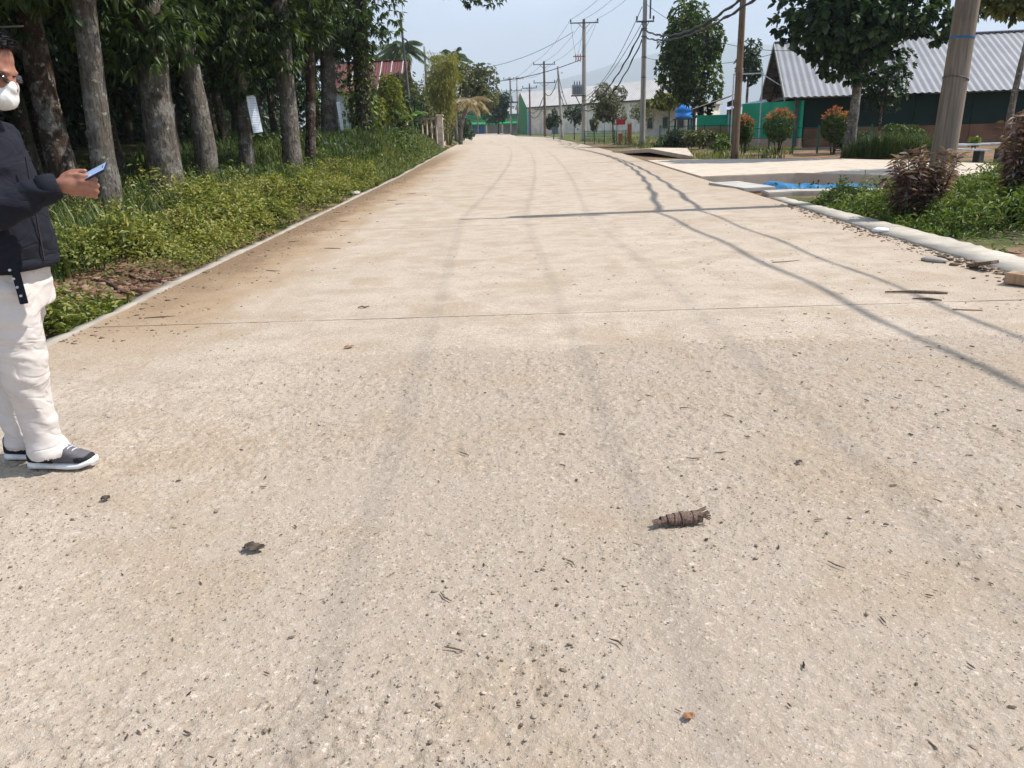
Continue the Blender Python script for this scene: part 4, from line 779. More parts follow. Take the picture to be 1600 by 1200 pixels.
for nm_, z_, h_, w_, mt_ in (('end_wall', 1.31, 1.66, .14, 'teal'), ('end_wall_base', .28, .40, .16, 'cream2'), ('plinth', .0, .16, .30, 'yellow')): mb = MB(); mb.bar(wa + Vector((0, 0, z_)), wb + Vector((0, 0, z_)), w_, h_); mb.build(nm_, M[mt_], e)
for i in range(10): mb = MB(); mb.box((1.7 + i * 2.4, .28, 1.55), (2.38, .1, 1.35)); mb.build('wall_panel', M['shadedgreen'], e); mb = MB(); mb.box((1.7 + i * 2.4, .27, .42), (2.38, .12, .92)); mb.build('lower_panel', M['brownwall'], e)
mb = MB(); mb.box((13, D_ - .2, 1.2), (26, .1, 2.4)); mb.build('back_wall', M['shadedgreen'], e); mb = MB(); mb.box((13, D_ / 2, -.06), (26.4, D_ + .6, .12)); mb.build('floor', M['concrete'], e)
# lean-to canopy beside the gable, with its low green wall
e = tag(empty('lean_to', (12.9, 47.5, 0), R(-12)), 'low lean-to canopy with brown underside left of the hall gable', 'canopy')
rf = corr((-2.2, 6.5, 2.0), (-2.2, -.3, 2.0), (.2, -.3, 2.75), (.2, 6.5, 2.75), .03, .3, sheet('rust_sheet', (.30, .25, .20), .6, .7, .1), 'roof', e)
for a, b in ((-2.0, 0), (-2.0, 3.2), (-2.0, 6.2)): mb = MB(); mb.bar((a, b, -.1), (a, b, 2.0), .09); mb.build('post', M['steel'], e)
mb = MB(); mb.bar((-2.1, -.2, 1.93), (-2.1, 6.4, 1.93), .08, .1); mb.build('beam', M['steel'], e)
mb = MB(); mb.box((.1, 3, 1.2), (.1, 6, 2.5)); mb.build('wall', M['brownwall'], e)
e = tag(empty('low_yard_wall', (11.4, 46.5, 0), R(-6)), 'low wall, green above and ochre below, left of the timber pole', 'wall')
mb = MB(); mb.box((.6, 0, 1.35), (2.5, .12, .62)); mb.build('green_panel', M['teal'], e); mb = MB(); mb.box((.6, .01, .5), (2.48, .16, 1.1)); mb.build('ochre_base', plain('ochre', (.36, .22, .11)), e)
e = tag(empty('awning', (12.75, 43.6, 0), R(-12)), 'small pale blue sheet awning on a thin post before the green end wall', 'awning')
corr((-1.2, -.2, 1.85), (.9, -.2, 2.2), (.9, .9, 2.35), (-1.2, .9, 2.0), .02, .25, sheet('pale_blue_sheet', (.40, .46, .55), .1, .5, .1), 'sheet', e)
for a in (-1.0, .7): mb = MB(); mb.bar((a, 0, -.1), (a, 0, 2.0 + a * .1), .05); mb.build('post', M['palesteel'], e)
e = tag(empty('pipe_frame', (12.2, 41.0, 0), R(-12)), 'tall white pipe frame standing before the open gable', 'frame')
for a in (0, 1.35): mb = MB(); mb.bar((a - 1.0, 0, -.05), (a - 1.0, 0, 3.45), .055); mb.build('upright', M['palesteel'], e)
mb = MB(); mb.bar((-1.05, 0, 3.47), (.4, 0, 3.47), .06); mb.build('top_bar', M['palesteel'], e); mb = MB(); mb.bar((.35, .05, 3.42), (1.9, .4, 2.5), .045); mb.build('brace', M['palesteel'], e)

# ------------------------------------------------------------------ right side plants
tree('big_tree', (12.3, 52, 0), 7.5, (-.6, 0, 4.9), (2.25, 2.0, 3.3), 2500, .24, .12, M['leaf_bright'], 'tall dense tree with glossy yellow-tipped crown behind the road bend', seed=61, blobs=13, r=(.22, .1), zmin=1.0, k=8)
tree('round_leaved_tree', (12.2, 29.3, 0), 4.9, (.15, -.3, 4.7), (3.6, 2.4, 2.6), 1650, .26, .20, M['leaf_round'], 'spreading dark tree with big round leaves before the sheet roof', seed=62, blobs=13, r=(.20, .1), zmin=2.05, k=7, droop=.45, limbs=7, bk='bark_grey', blobsize=(.3, .46), lf=.62)
tree('leaning_tree', (12.25, 20.2, 0), 4.6, (.3, .3, 4.3), (1.9, 1.5, 1.0), 420, .2, .11, M['leaf_olive'], 'thin leaning tree with olive leaves at the right picture edge', seed=63, blobs=8, r=(.09, .05), zmin=2.9, k=7, lean=(.45, .2), limbs=4, bk='bark_grey', lf=.75)
tree('yard_tree', (15.2, 33.5, 0), 3.2, (.2, 0, 2.9), (1.7, 1.5, 1.5), 260, .22, .12, M['leaf_round'], 'small dark tree under the hall eave behind the grey pole', seed=64, blobs=7, r=(.08, .04), zmin=.9)
tree('grey_green_tree', (8.2, 62.5, 0), 3.6, (-.2, 0, 2.9), (1.7, 1.3, 1.7), 1500, .16, .06, M['leaf_grey'], 'soft grey-green tree between the transformer pole and the tall pole', seed=65, blobs=9, r=(.07, .03), zmin=.9, geo=leaf_geo, droop=.5)
tree('bronze_tree', (9.6, 58.5, 0), 2.8, (0, 0, 2.1), (1.1, 1.0, 1.1), 320, .13, .05, M['leaf_olive'], 'thin olive tree with bare branches left of the tall pole foot', seed=66, blobs=8, r=(.06, .03), zmin=.7, geo=leaf_geo)
tree('sapling', (5.0, 85, 0), 2.0, (0, 0, 1.7), (.8, .8, 1.2), 260, .18, .1, M['leaf_round'], 'dark green sapling against the beige wall, left of the thin pole', 'saplings along the warehouse', seed=67, blobs=6, r=(.05, .02))
tree('sapling', (6.7, 80, 0), 2.8, (0, 0, 2.1), (1.0, .9, 1.4), 320, .18, .1, M['leaf_round'], 'taller dark green sapling just left of the transformer pole', 'saplings along the warehouse', seed=68, blobs=7, r=(.05, .02))
tree('sapling', (8.5, 79, 0), 1.9, (0, 0, 1.5), (.5, .5, .8), 120, .18, .1, M['leaf_olive'], 'small sapling just right of the transformer pole', 'saplings along the warehouse', seed=69, blobs=5, r=(.04, .02))
tree('pergola_tree', (10.9, 55.5, 0), 2.6, (-.3, 0, 2.65), (1.5, 1.0, .55), 300, .2, .1, M['leaf_yellow'], 'flat topped yellow-green tree right of the tall pole', seed=70, blobs=8, r=(.06, .03), zmin=1.9)
tree('far_tree', (18, 62, 0), 7.2, (0, 0, 5.8), (1.3, 1.3, 1.9), 300, .25, .13, M['leaf_round'], 'dark tree top showing just left of the hall ridge', seed=71, blobs=6, r=(.12, .06))
for i, (lx, ly, r_, lab) in enumerate([(11.15, 33.8, (.62, .62, .62), 'largest red tipped round shrub on thin stems before the green wall'), (10.0, 34.7, (.40, .40, .52), 'small red tipped shrub just right of the timber pole'), (12.8, 32.2, (.52, .52, .60), 'red tipped shrub in shade left of the tall grass clump')]):
    rg = np.random.default_rng(80 + i); e = bush('red_tip_shrub', (lx, ly, 0), (r_[0], r_[1], r_[2]), 10, .1, .05, M['leaf_olive'], lab, 'shrub', 'red tipped shrubs', seed=90 + i, stems=6, zmin=.5)
    for q in kids(e):
        if q.name.startswith('foliage'): bpy.data.objects.remove(q)
    P, d = ball(560, rg, (0, 0, r_[2] + .42), r_, .45); leafy('foliage', e, M['leaf_bright'], P, d, 6, .11, .045, rg); P, d = ball(230, rg, (0, 0, r_[2] + .46), (r_[0] * 1.02, r_[1] * 1.02, r_[2] * 1.08), .85); k = d[:, 2] + rg.normal(size=len(d)) * .22 > .42; tips = leafy('red_tips', e, M['leaf_red'], P[k], d[k] + [0, 0, .9], 5, .15, .04, rg, droop=-.2, spread=.7); tips['kind'] = 'stuff'
rg = np.random.default_rng(101); n = 2400; a = rg.uniform(0, 6.28, n); rr = rg.uniform(0, 1, n) ** .6; P = np.stack([13.4 + np.cos(a) * rr * 1.7, 28.4 + np.sin(a) * rr * .8, np.zeros(n)], 1); V, F = blade_geo(P, rg.uniform(.35, 1.3, n) * (1 - .45 * rr ** 3), .022, rg, 1.0)
tag(obj('tall_grass_clump', npmesh('tall_grass_clump', V, F, np.repeat(rg.beta(2, 2.4, n), 5)), None, M['grass']), 'tall arching grass clump beside the driveway under the round leaved tree', 'grass')
for i, (lx, ly, r_, mt, lab) in enumerate([(8.9, 43.5, (1.0, .8, .55), 'leaf_round', 'dark bush right of the tall pole foot, behind the green fence'), (10.1, 42.5, (1.0, .7, .5), 'leaf_olive', 'pale leafy bush in the middle of the green fence'), (11.3, 41.5, (.8, .6, .42), 'leaf_weed', 'light green bush at the foot of the low yard wall'), (9.6, 36.2, (.55, .5, .32), 'leaf_weed', 'small fern-like bush left of the timber pole'), (15.0, 36.2, (1.0, .6, .55), 'leaf_round', 'dark leafy bush against the hall wall right of the grass clump'), (16.9, 34.8, (.9, .6, .6), 'leaf_bright', 'bush behind the grey leaning pole by the hall wall')]):
    bush('yard_bush', (lx, ly, 0), r_, 260, .17, .08, M[mt], lab, 'bush', 'yard bushes', seed=110 + i, blobs=6)
# purple plants by the right kerb
def purple(loc, h, nst, spread, lab, seed):
    rg = np.random.default_rng(seed); e = tag(empty('purple_plant', loc), lab, 'plant', 'purple leaved plants'); mb = MB(); P = []; T = []
    for i in range(nst):
        a = rg.uniform(0, 6.28); r_ = rg.uniform(.03, spread); hh = h * rg.uniform(.55, 1) * (1 if i else 1.05); top = np.array([math.cos(a) * r_, math.sin(a) * r_ * .8, hh]); mb.tube([(top[0] * .25, top[1] * .25, -.05), tuple(top * [.7, .7, .5]), tuple(top)], [.011, .008, .004], 5)
        for t in np.linspace(.12, 1, 15): P.append(np.array([top[0] * (.25 + .75 * t), top[1] * (.25 + .75 * t), hh * t])); T.append([math.cos(a) * .3, math.sin(a) * .3, 1.])
    mb.build('stems', M['bark_brown'], e, smooth=True); P = np.array(P); T = np.array(T); k = np.arange(len(P)) % 15; hi = k >= 8
    leafy('leaves', e, M['leaf_purple'], P, T, 6, .15, .042, rg, spread=1.25, droop=.35); lo = ~hi; leafy('lower_leaves', e, M['leaf_round'], P[lo], T[lo], 3, .11, .035, rg, spread=1.4, droop=.4); return e
purple((5.62, 11.0, -.03), 1.0, 20, .55, 'shorter purple leaved plant left of the grey pole foot', 121)
purple((6.55, 10.3, -.03), 1.45, 22, .42, 'taller purple leaved plant at the right picture edge', 122)
# weeds in front of the pole
rg = np.random.default_rng(131); n = 30000; y = rg.uniform(8.9, 13.7, n); x = 5.12 + rg.uniform(0, 1, n) * 3.2; kk = fbm(x * 1.6, y * 1.3, 131); inb = smoothstep(.34, .46, kk) * smoothstep(8.9 + (x - 5) * .15, 9.9 + (x - 5) * .2, y); k = rg.uniform(0, 1, n) < inb; x, y, kk = x[k], y[k], kk[k]; n = len(x); hgt = (.22 + 1.3 * np.maximum(kk - .38, 0)) * smoothstep(5.05, 5.6, x); u = rg.uniform(0, 1, n) ** .6
V, F = leaf_geo(np.stack([x, y, gh(x, y) + hgt * u], 1), rg.normal(size=(n, 3)) + [0, -.1, .6], rg.uniform(.05, .13, n), .026, rg, droop=.3)
tag(obj('kerbside_weeds', npmesh('kerbside_weeds', V, F, np.repeat(np.clip(.15 + .55 * u + rg.normal(size=n) * .2, 0, 1), 4)), None, M['leaf_weed']), 'fine leaved green weeds between the right kerb and the grey pole', 'weeds', kind='stuff')
n = 8000; y = rg.uniform(5.6, 10.4, n); x = 5.08 + rg.uniform(0, 1, n) ** 1.3 * 2.2; k = fbm(x * 2, y * 2, 141) > .46; x, y = x[k], y[k]; n = len(x); V, F = leaf_geo(np.stack([x, y, gh(x, y) + rg.uniform(0, .05, n)], 1), rg.normal(size=(n, 3)) + [0, 0, .4], rg.uniform(.03, .085, n), .026, rg)
tag(obj('verge_seedlings', npmesh('verge_seedlings', V, F, np.repeat(rg.uniform(0, 1, n), 4)), None, M['leaf_weed']), 'sparse seedlings on the bare ground behind the right kerb', 'weeds', kind='stuff')
n = 600; y = rg.uniform(16.2, 17.2, n); x = rg.uniform(5.4, 8.2, n); k = fbm(x * 2.2, y * 1.5, 151) > .5; x, y = x[k], y[k]; n = len(x); V, F = oval_geo(np.stack([x, y, -.35 + rg.uniform(0, .42, n)], 1), rg.normal(size=(n, 3)) + [0, -.3, .5], rg.uniform(.05, .11, n), .05, rg)
tag(obj('drain_weeds', npmesh('drain_weeds', V, F, np.repeat(rg.uniform(0, 1, n), 6)), None, M['leaf_bright']), 'leafy weeds growing through the drain beside the blue tarpaulin', 'weeds', kind='stuff')
n = 9000; y = 30 + 50 * rg.uniform(0, 1, n) ** 1.2; x = xr(y) + 1.6 + rg.uniform(0, 1, n) * (3 + y * .06); k = (fbm(x * .7, y * .4, 161) > .46); x, y = x[k], y[k]; n = len(x); V, F = blade_geo(np.stack([x, y, np.zeros(n) - .05], 1), rg.uniform(.12, .4, n), .03, rg, .5)
tag(obj('shoulder_grass', npmesh('shoulder_grass', V, F, np.repeat(rg.uniform(0, 1, n), 5)), None, M['grass_bank']), 'grass along the right road shoulder and the yard fence', 'grass', kind='stuff')

# green yard fences
M['fence'] = plain('fence_green', (.012, .13, .075), .5, .1)
def yard_fence(p0, p1, h, npost, nbar, lab, wob=0):
    p0, p1 = Vector(p0), Vector(p1); e = tag(empty('yard_fence', p0), lab, 'fence', 'green yard fences'); d = p1 - p0
    for i in range(npost): q = d * (i / (npost - 1)); mb = MB(); mb.bar(q + Vector((0, 0, -.1)), q + Vector((0, 0, h)), .06); mb.build('post', M['fence'], e)
    for z in (.12, h * .55, h - .08): mb = MB(); mb.bar(Vector((0, 0, z)), d + Vector((0, 0, z)), .03); mb.build('rail', M['fence'], e)
    if nbar:
        mb = MB(); mb.bar((0, 0, .1), (0, 0, h - .05), .018); b0 = mb.build('bar', M['fence'], e); b0.location = d / (nbar + 1)
        for i in range(1, nbar): obj('bar', b0.data, e, loc=d * ((i + 1) / (nbar + 1)))
    return e
yard_fence((6.0, 62.3, 0), (8.2, 56.2, 0), .95, 5, 40, 'low green bar fence right of the transformer pole')
yard_fence((8.6, 46, 0), (11.6, 41.5, 0), 1.2, 6, 44, 'green bar fence in front of the yard bushes')
yard_fence((10.6, 36.4, 0), (14.6, 33.0, 0), 1.05, 6, 0, 'green pipe rail fence behind the red tipped shrubs')
e = tag(empty('gate_pillar', (8.45, 56.3, 0)), 'taller orange-red gate pillar beside the tall pole', 'pillar', 'orange gate pillars'); mb = MB(); mb.box((0, 0, .6), (.26, .26, 1.4)); mb.build('shaft', plain('terracotta', (.42, .14, .07)), e, bevel=.01); mb = MB(); mb.box((0, 0, 1.33), (.34, .34, .1)); mb.build('cap', M['cream'], e, bevel=.01)
e = tag(empty('gate_pillar', (7.9, 56.8, 0)), 'short orange gate pillar at the end of the low fence', 'pillar', 'orange gate pillars'); mb = MB(); mb.box((0, 0, .3), (.26, .26, .8)); mb.build('shaft', plain('terracotta', (.42, .17, .09)), e, bevel=.01); mb = MB(); mb.box((0, 0, .73), (.34, .34, .1)); mb.build('cap', M['cream'], e, bevel=.01)
e = tag(empty('red_sign', (8.1, 58, 0)), 'small red signboard hung among the trees near the gate pillars', 'sign'); mb = MB(); mb.box((0, 0, 1.45), (.62, .05, .36)); mb.build('board', plain('sign_red', (.50, .03, .04), .5), e, bevel=.005); mb = MB(); mb.bar((-.27, .04, -.1), (-.27, .04, 1.6), .04); mb.build('post', M['steel'], e)
# garden table of pale slabs
e = tag(empty('garden_bench', (13.7, 24.2, 0), -.1), 'pale slab bench on dark supports in the shade right of the grey pole', 'bench')
mb = MB(); mb.box((-.15, 0, .34), (1.25, .5, .05), ry=.05); mb.build('seat_slab', M['palesteel'], e, bevel=.01); mb = MB(); mb.box((.35, .45, .47), (1.5, .4, .05)); mb.build('back_slab', M['palesteel'], e, bevel=.01)
for a, b in ((-.55, .15), (.3, .15), (.9, .15)): mb = MB(); mb.box((a, b, .12), (.14, .4, .44)); mb.build('support', M['steel'], e)
bush('potted_plant', (14.05, 24.7, .38), (.17, .17, .15), 50, .09, .05, M['leaf_yellow'], 'yellow leaved plant set on the slab bench', 'plant', seed=171, stems=3)

# ------------------------------------------------------------------ poles and wires
M['pole_grey'] = timber('pole_weathered', (.15, .115, .085), (.27, .22, .17)); M['pole_conc'] = concrete('pole_concrete', (.34, .31, .27)); M['pole_brown'] = timber('pole_brown', (.13, .085, .055), (.23, .165, .11)); M['iron'] = plain('galvanised', (.11, .11, .115), .55, .15, 8, .1, .4, .3); M['wire'] = plain('black_cable', (.018, .018, .02), .6, .05); M['porcelain'] = plain('porcelain', (.06, .035, .03), .3, .1, 4, 0, .5)
def pole(name, loc, h, r, mat, lab, cat='pole', group='utility poles', top=(0, 0), rings=()):
    e = tag(empty(name, loc), lab, cat, group); mb = MB(); pts = [Vector((top[0] * t, top[1] * t, -.4 + (h + .4) * t)) for t in np.linspace(0, 1, 14)]; mb.tube(pts, [r * (1.12 - .42 * t) for t in np.linspace(0, 1, 14)], 16, jit=.006, rng=random.Random(int(h * 10))); mb.build('shaft', mat, e, smooth=True); e['h'] = h; return e
def xarm(e, z, half, n=3, ang=0, ins=True, arm=.09, dx=0):
    c, s = math.cos(ang), math.sin(ang); mb = MB(); mb.bar((dx - half * c, -half * s - .16, z), (dx + half * c, half * s - .16, z), arm, arm); a = mb.build('crossarm', M['iron'], e)
    mb = MB(); mb.bar((dx - half * .45 * c, -half * .45 * s - .12, z), (0, -.1, z - .5), .04); mb.bar((dx + half * .45 * c, half * .45 * s - .12, z), (0, -.1, z - .5), .04); mb.build('brace', M['iron'], e)
    for i in range(n):
        t = -1 + 2 * i / (n - 1); q = Vector((dx + half * .94 * t * c, half * .94 * t * s - .16, z)); mb = MB(); mb.tube([q + Vector((0, 0, k)) for k in (.03, .10, .13, .18, .21, .26, .29, .32)], [.025, .03, .075, .045, .075, .045, .06, .03], 9); mb.build('insulator', M['porcelain'], e, smooth=True)
def clamp(e, z, r):
    mb = MB(); mb.tube([(0, 0, z - .03), (0, 0, z + .03)], [r, r], 14); mb.build('band', M['iron'], e)
def wire(a, b, sag, r, lab, group='wires along the road', name='wire', n=26, mat=None, lump=0):
    a, b = Vector(a), Vector(b); pts = []; rr = []; rg = random.Random(int(a.x * 97 + b.y * 31 + r * 1e4)); L = (b - a).length; n = max(n, int(L / .45)) if lump else n
    for i in range(n + 1):
        t = i / n; p = a.lerp(b, t); p.z -= sag * 4 * t * (1 - t)
        if lump: p += Vector((math.sin(i * 1.1) * .025, 0, math.cos(i * 1.1) * .025))
        pts.append(p); rr.append(r * (1 + (rg.uniform(-lump, lump) if lump else 0)))
    mb = MB(); mb.tube(pts, rr, 6); return tag(mb.build(name, mat or M['wire'], smooth=True), lab, 'wire', group)
A = (7.12, 13.4); Bp = (8.95, 54.0); Cp = (6.94, 72.6)
e = pole('utility_pole', (*A, 0), 10.0, .178, M['pole_grey'], 'thick weathered grey pole nearest the camera on the right', top=(.25, 0)); xarm(e, 9.5, 1.05, dx=.24)
for z in (6.85, 5.9, 8.2): mb = MB(); mb.tube([(.025 * z, 0, z - .03), (.025 * z, 0, z + .03)], [.165, .165], 14); mb.build('band', M['iron'], e)
mb = MB(); mb.tube([(.072, 0, 2.47), (.073, 0, 2.50)], [.183, .183], 18); mb.build('blue_tape', plain('blue_tape', (.02, .14, .30), .5), e); mb = MB(); q = [Vector((.056 + math.cos(t) * .189, math.sin(t) * .189, 1.88 + .05 * math.cos(t + 2.6))) for t in np.linspace(0, 6.28, 22)]; mb.tube(q, .007, 5); mb.build('wire_tie', M['iron'], e, smooth=True)
e = pole('timber_pole', (8.61, 30.9, 0), 8.2, .13, M['pole_brown'], 'plain brown timber pole standing between the driveway and the ramp slab', top=(-.02, 0)); clamp(e, 7.8, .105)
e = pole('utility_pole', (*Bp, 0), 10.6, .17, M['pole_conc'], 'tall round concrete pole carrying the thick sagging cable bundles'); xarm(e, 10.25, 1.05); xarm(e, 7.35, .55, 2)
for z in (6.95, 6.5, 5.3, 4.1): clamp(e, z, .165)
mb = MB(); mb.bar((.32, -.1, 7.5), (.32, -.1, 10.0), .09); mb.build('conduit', M['iron'], e)
e = pole('transformer_pole', (*Cp, 0), 9.75, .20, M['pole_conc'], 'pole with a grey transformer box and a wide crossarm'); xarm(e, 9.45, 1.2)
mb = MB(); mb.box((-.62, -.25, 4.2), (.85, .75, .8)); tb = mb.build('transformer', plain('transformer_grey', (.30, .34, .36), .5, .06, 3, 0), e, bevel=.03)
for q in range(5): mb = MB(); mb.box((-.92 + q * .15, -.66, 4.15), (.03, .12, .6)); mb.build('cooling_fin', M['iron'], tb)
for q in (-.85, -.62, -.4): mb = MB(); mb.tube([(q, -.25, z) for z in (4.6, 4.7, 4.73, 4.8, 4.83, 4.95)], [.03, .06, .035, .06, .035, .02], 8); mb.build('bushing', M['porcelain'], tb, smooth=True)
mb = MB(); mb.bar((-1.15, -.25, 3.72), (.1, -.25, 3.72), .14, .1); mb.bar((-.75, -.25, 3.7), (-.05, -.15, 2.4), .07); mb.build('bracket', M['iron'], e)
for q in (-.75, -.55, -.35): mb = MB(); mb.tube([(q, -.3, 7.0), (q + .05, -.3, 6.65), (q - .02, -.3, 6.4)], [.05, .05, .03], 7); mb.build('fuse', plain('fuse_orange', (.50, .12, .05), .5), e)
mb = MB(); mb.bar((-.95, -.25, 6.85), (.1, -.2, 6.85), .07); mb.build('fuse_arm', M['iron'], e)
for z in (2.9, 2.3, 3.3): clamp(e, z, .2)
e = pole('utility_pole', (6.6, 95, 0), 7.6, .15, M['pole_conc'], 'bare thin pole just left of the transformer pole', top=(-.45, 0)); clamp(e, 6.9, .13); clamp(e, 4.9, .14)
e = pole('utility_pole', (5.1, 104.8, 0), 8.9, .17, M['pole_brown'], 'slim pole carrying three crossarms over the road bend'); xarm(e, 8.5, 1.35, 3); xarm(e, 6.4, 1.35, 3); xarm(e, 3.3, 1.3, 3)
e = pole('utility_pole', (3.6, 115.8, 0), 6.9, .13, plain('rust_pole', (.17, .075, .05)), 'reddish thin pole with one crossarm before the warehouse corner'); xarm(e, 6.3, 1.0, 3)
e = pole('twin_pole', (1.3, 155, 0), 10.0, .20, M['pole_conc'], 'twin pole structure with stacked crossarms at the road crest'); mb = MB(); mb.tube([(1.3, 0, -.4), (1.25, 0, 10.0)], [.2, .14], 12); mb.build('shaft', M['pole_conc'], e, smooth=True); xarm(e, 9.6, 1.9, 5, dx=.6); xarm(e, 7.6, 1.9, 5, dx=.2); mb = MB(); mb.box((.6, -.2, 5.6), (1.5, .5, .25)); mb.box((.6, -.2, 3.4), (1.7, .5, .2)); mb.build('platform', M['iron'], e)
e = pole('service_post', (-6.86, 76, 0), 8.35, .13, M['pole_conc'], 'grey post rising beside the bamboo on the left'); e = pole('street_post', (-5.9, 185, 0), 5.6, .14, M['pole_brown'], 'thin far post standing before the blue shutter')
e = pole('dark_post', (-6.6, 60, .3), 8.8, .11, M['steel'], 'dark crooked post crossing the red roof', top=(-.35, 0))
mb = MB(); q = [Vector((-.25 + .35 * math.sin(t), 0, 6.6 - .5 * math.cos(t))) for t in np.linspace(-.2, 3.4, 10)]; mb.tube(q, .05, 6); mb.build('cable_coil', M['wire'], e, smooth=True)
e = pole('utility_pole', (7.2, -24, 0), 10.2, .2, M['pole_grey'], 'grey pole behind the camera that the near cables run to'); xarm(e, 9.75, 1.05)
side = ['left', 'middle', 'right']
for k, dx in enumerate((-.99, 0, .99)):
    wire((A[0] + dx + .24, A[1] - .16, 9.8), (7.2 + dx, -24.16, 10.05), .5, .0065, side[k] + ' line wire overhead from the nearest pole back past the camera')
    wire((A[0] + dx + .24, A[1] - .16, 9.8), (Bp[0] + dx, Bp[1] - .16, 10.55), .5, .0075, side[k] + ' line wire from the nearest pole to the tall concrete pole')
    wire((Bp[0] + dx, Bp[1] - .16, 10.55), (Cp[0] + dx * 1.14, Cp[1] - .16, 9.75), .35, .013, side[k] + ' line wire from the tall concrete pole to the transformer pole')
    wire((Cp[0] + dx * 1.14, Cp[1] - .16, 9.75), (5.1 + dx * 1.28, 104.6, 8.8), .5, .014, side[k] + ' line wire from the transformer pole to the pole with three crossarms')
    wire((5.1 + dx * 1.28, 104.6, 8.8), (1.9 + dx * 1.7, 154.8, 9.9), .8, .016, side[k] + ' line wire from the three-arm pole to the twin poles')
    wire((Cp[0] - .55 + dx * .2, Cp[1] - .3, 7.0), (Cp[0] + dx * 1.14, Cp[1] - .16, 9.7), .25, .01, side[k] + ' jumper wire from the fuses up to the crossarm', 'jumper wires on the transformer pole', n=8)
G2 = 'thick cable bundles'
wire((7.36, 13.22, 6.85), (7.1, -24, 6.8), .55, .028, 'upper thick cable bundle running from the nearest pole past the camera', G2, 'cable_bundle', lump=.25); wire((7.36, 13.22, 5.9), (7.1, -24, 5.85), .4, .021, 'lower thick cable bundle running from the nearest pole past the camera', G2, 'cable_bundle', lump=.25)
wire((7.36, 13.22, 6.85), (8.8, 53.9, 6.95), 1.85, .05, 'upper thick cable bundle sagging to the tall concrete pole', G2, 'cable_bundle', lump=.25); wire((7.36, 13.22, 5.9), (8.8, 53.9, 6.5), 1.35, .044, 'lower thick cable bundle sagging to the tall concrete pole', G2, 'cable_bundle', lump=.25)
wire((8.8, 54, 6.95), (6.95, 72.4, 3.0), 1.0, .05, 'thick cable bundle dropping from the tall pole to the transformer pole', G2, 'cable_bundle', lump=.25); wire((8.8, 54, 6.3), (6.95, 72.4, 2.5), 1.2, .04, 'lowest thick cable bundle below the transformer', G2, 'cable_bundle', lump=.2)
wire((8.85, 53.9, 7.4), (7.1, 72.4, 3.3), .5, .02, 'thin cable dropping beside the bundles to the transformer pole'); wire((8.75, 53.9, 8.2), (7.0, 72.4, 3.6), .9, .02, 'slack cable hanging above the bundles to the transformer pole')
wire((6.8, 72.5, 2.7), (6.25, 94.8, 5.2), 1.6, .05, 'bundle dipping from the transformer pole to the bare thin pole', G2, 'cable_bundle', lump=.2); wire((6.8, 72.5, 2.9), (6.2, 94.8, 6.7), 1.9, .04, 'cable dipping from the transformer pole to the top of the bare thin pole', G2)
wire((6.2, 94.8, 6.7), (5.1, 104.6, 5.3), 1.1, .045, 'bundle from the bare thin pole to the three-arm pole', G2, 'cable_bundle', lump=.2); wire((5.1, 104.8, 5.2), (3.6, 115.6, 3.2), .9, .045, 'bundle from the three-arm pole to the reddish pole', G2, 'cable_bundle', lump=.2); wire((5.1, 104.8, 4.2), (3.6, 115.6, 2.8), 1.0, .04, 'lower cable from the three-arm pole to the reddish pole', G2)
wire((Cp[0] - .3, Cp[1], 6.6), (-6.8, 76, 5.6), .9, .03, 'black cable crossing the road to the grey post on the left', 'wires crossing the road'); wire((Cp[0] - .9, Cp[1], 8.8), (-6.8, 76, 6.6), 1.2, .018, 'thin wire crossing the road to the grey post on the left', 'wires crossing the road')
wire((8.95, 54, 8.4), (14.5, 40, 4.4), .9, .014, 'thin service wire from the tall pole towards the hall', 'service wires'); wire((8.95, 54, 9.6), (16, 30, 8.2), .7, .014, 'higher thin service wire from the tall pole to the right', 'service wires'); wire((8.95, 54, 5.3), (14.2, 44, 4.6), .5, .014, 'lower thin service wire from the tall pole to the hall gable', 'service wires')
e = tag(empty('rope', (-7.7, 14.0, 0)), 'pale rope tied across from the brown trunk at the left edge', 'rope'); mb = MB(); mb.tube([(-2.2, -.3, 3.28), (-1.2, -.3, 3.14), (-.2, -.3, 3.08), (.15, -.25, 3.09)], .014, 6); mb.build('strand', plain('rope_fibre', (.40, .36, .30)), e, smooth=True)

# ------------------------------------------------------------------ notices on the trees
def paper_mat():
    m = Mat('printed_sheet', .6, .3); p = m.pos(True); x, y, z = m.xyz(p); w = m.math('FRACT', m.math('MULTIPLY', z, 17)); ln = m.math('MULTIPLY', m.mr(w, .32, .36), m.mr(w, .66, .62)); br = m.noise(m.scaled(p, (60, 1, 17)), 1.2, 2)
    ln = m.math('MULTIPLY', ln, m.mr(br, .42, .5)); ln = m.math('MULTIPLY', ln, m.mr(m.math('ABSOLUTE', x), .095, .085)); m.color(m.mix(m.math('MULTIPLY', ln, .55), (.80, .86, .92), (.14, .17, .28))); return m.m
M['paper'] = paper_mat()
def notice(loc, w, h, rz, tilt, lab):
    e = tag(empty('notice_board', loc, rz), lab, 'notice', 'notices on trees'); mb = MB(); mb.box((0, 0, 0), (w, .012, h), ry=tilt); mb.build('sheet', M['paper'], e, bevel=.002); mb = MB(); mb.box((0, .014, 0), (w * 1.12, .014, h * 1.03), ry=tilt); mb.build('backing', M['steel'], e); return e
notice((-6.52, 21.95, 1.86), .25, .92, .6, -.10, 'tall white printed notice fixed to the roadside trunk'); notice((-6.55, 33.55, 1.95), .22, 1.1, 1.15, -.14, 'narrow pale notice seen edge-on at the tall smooth trunk')

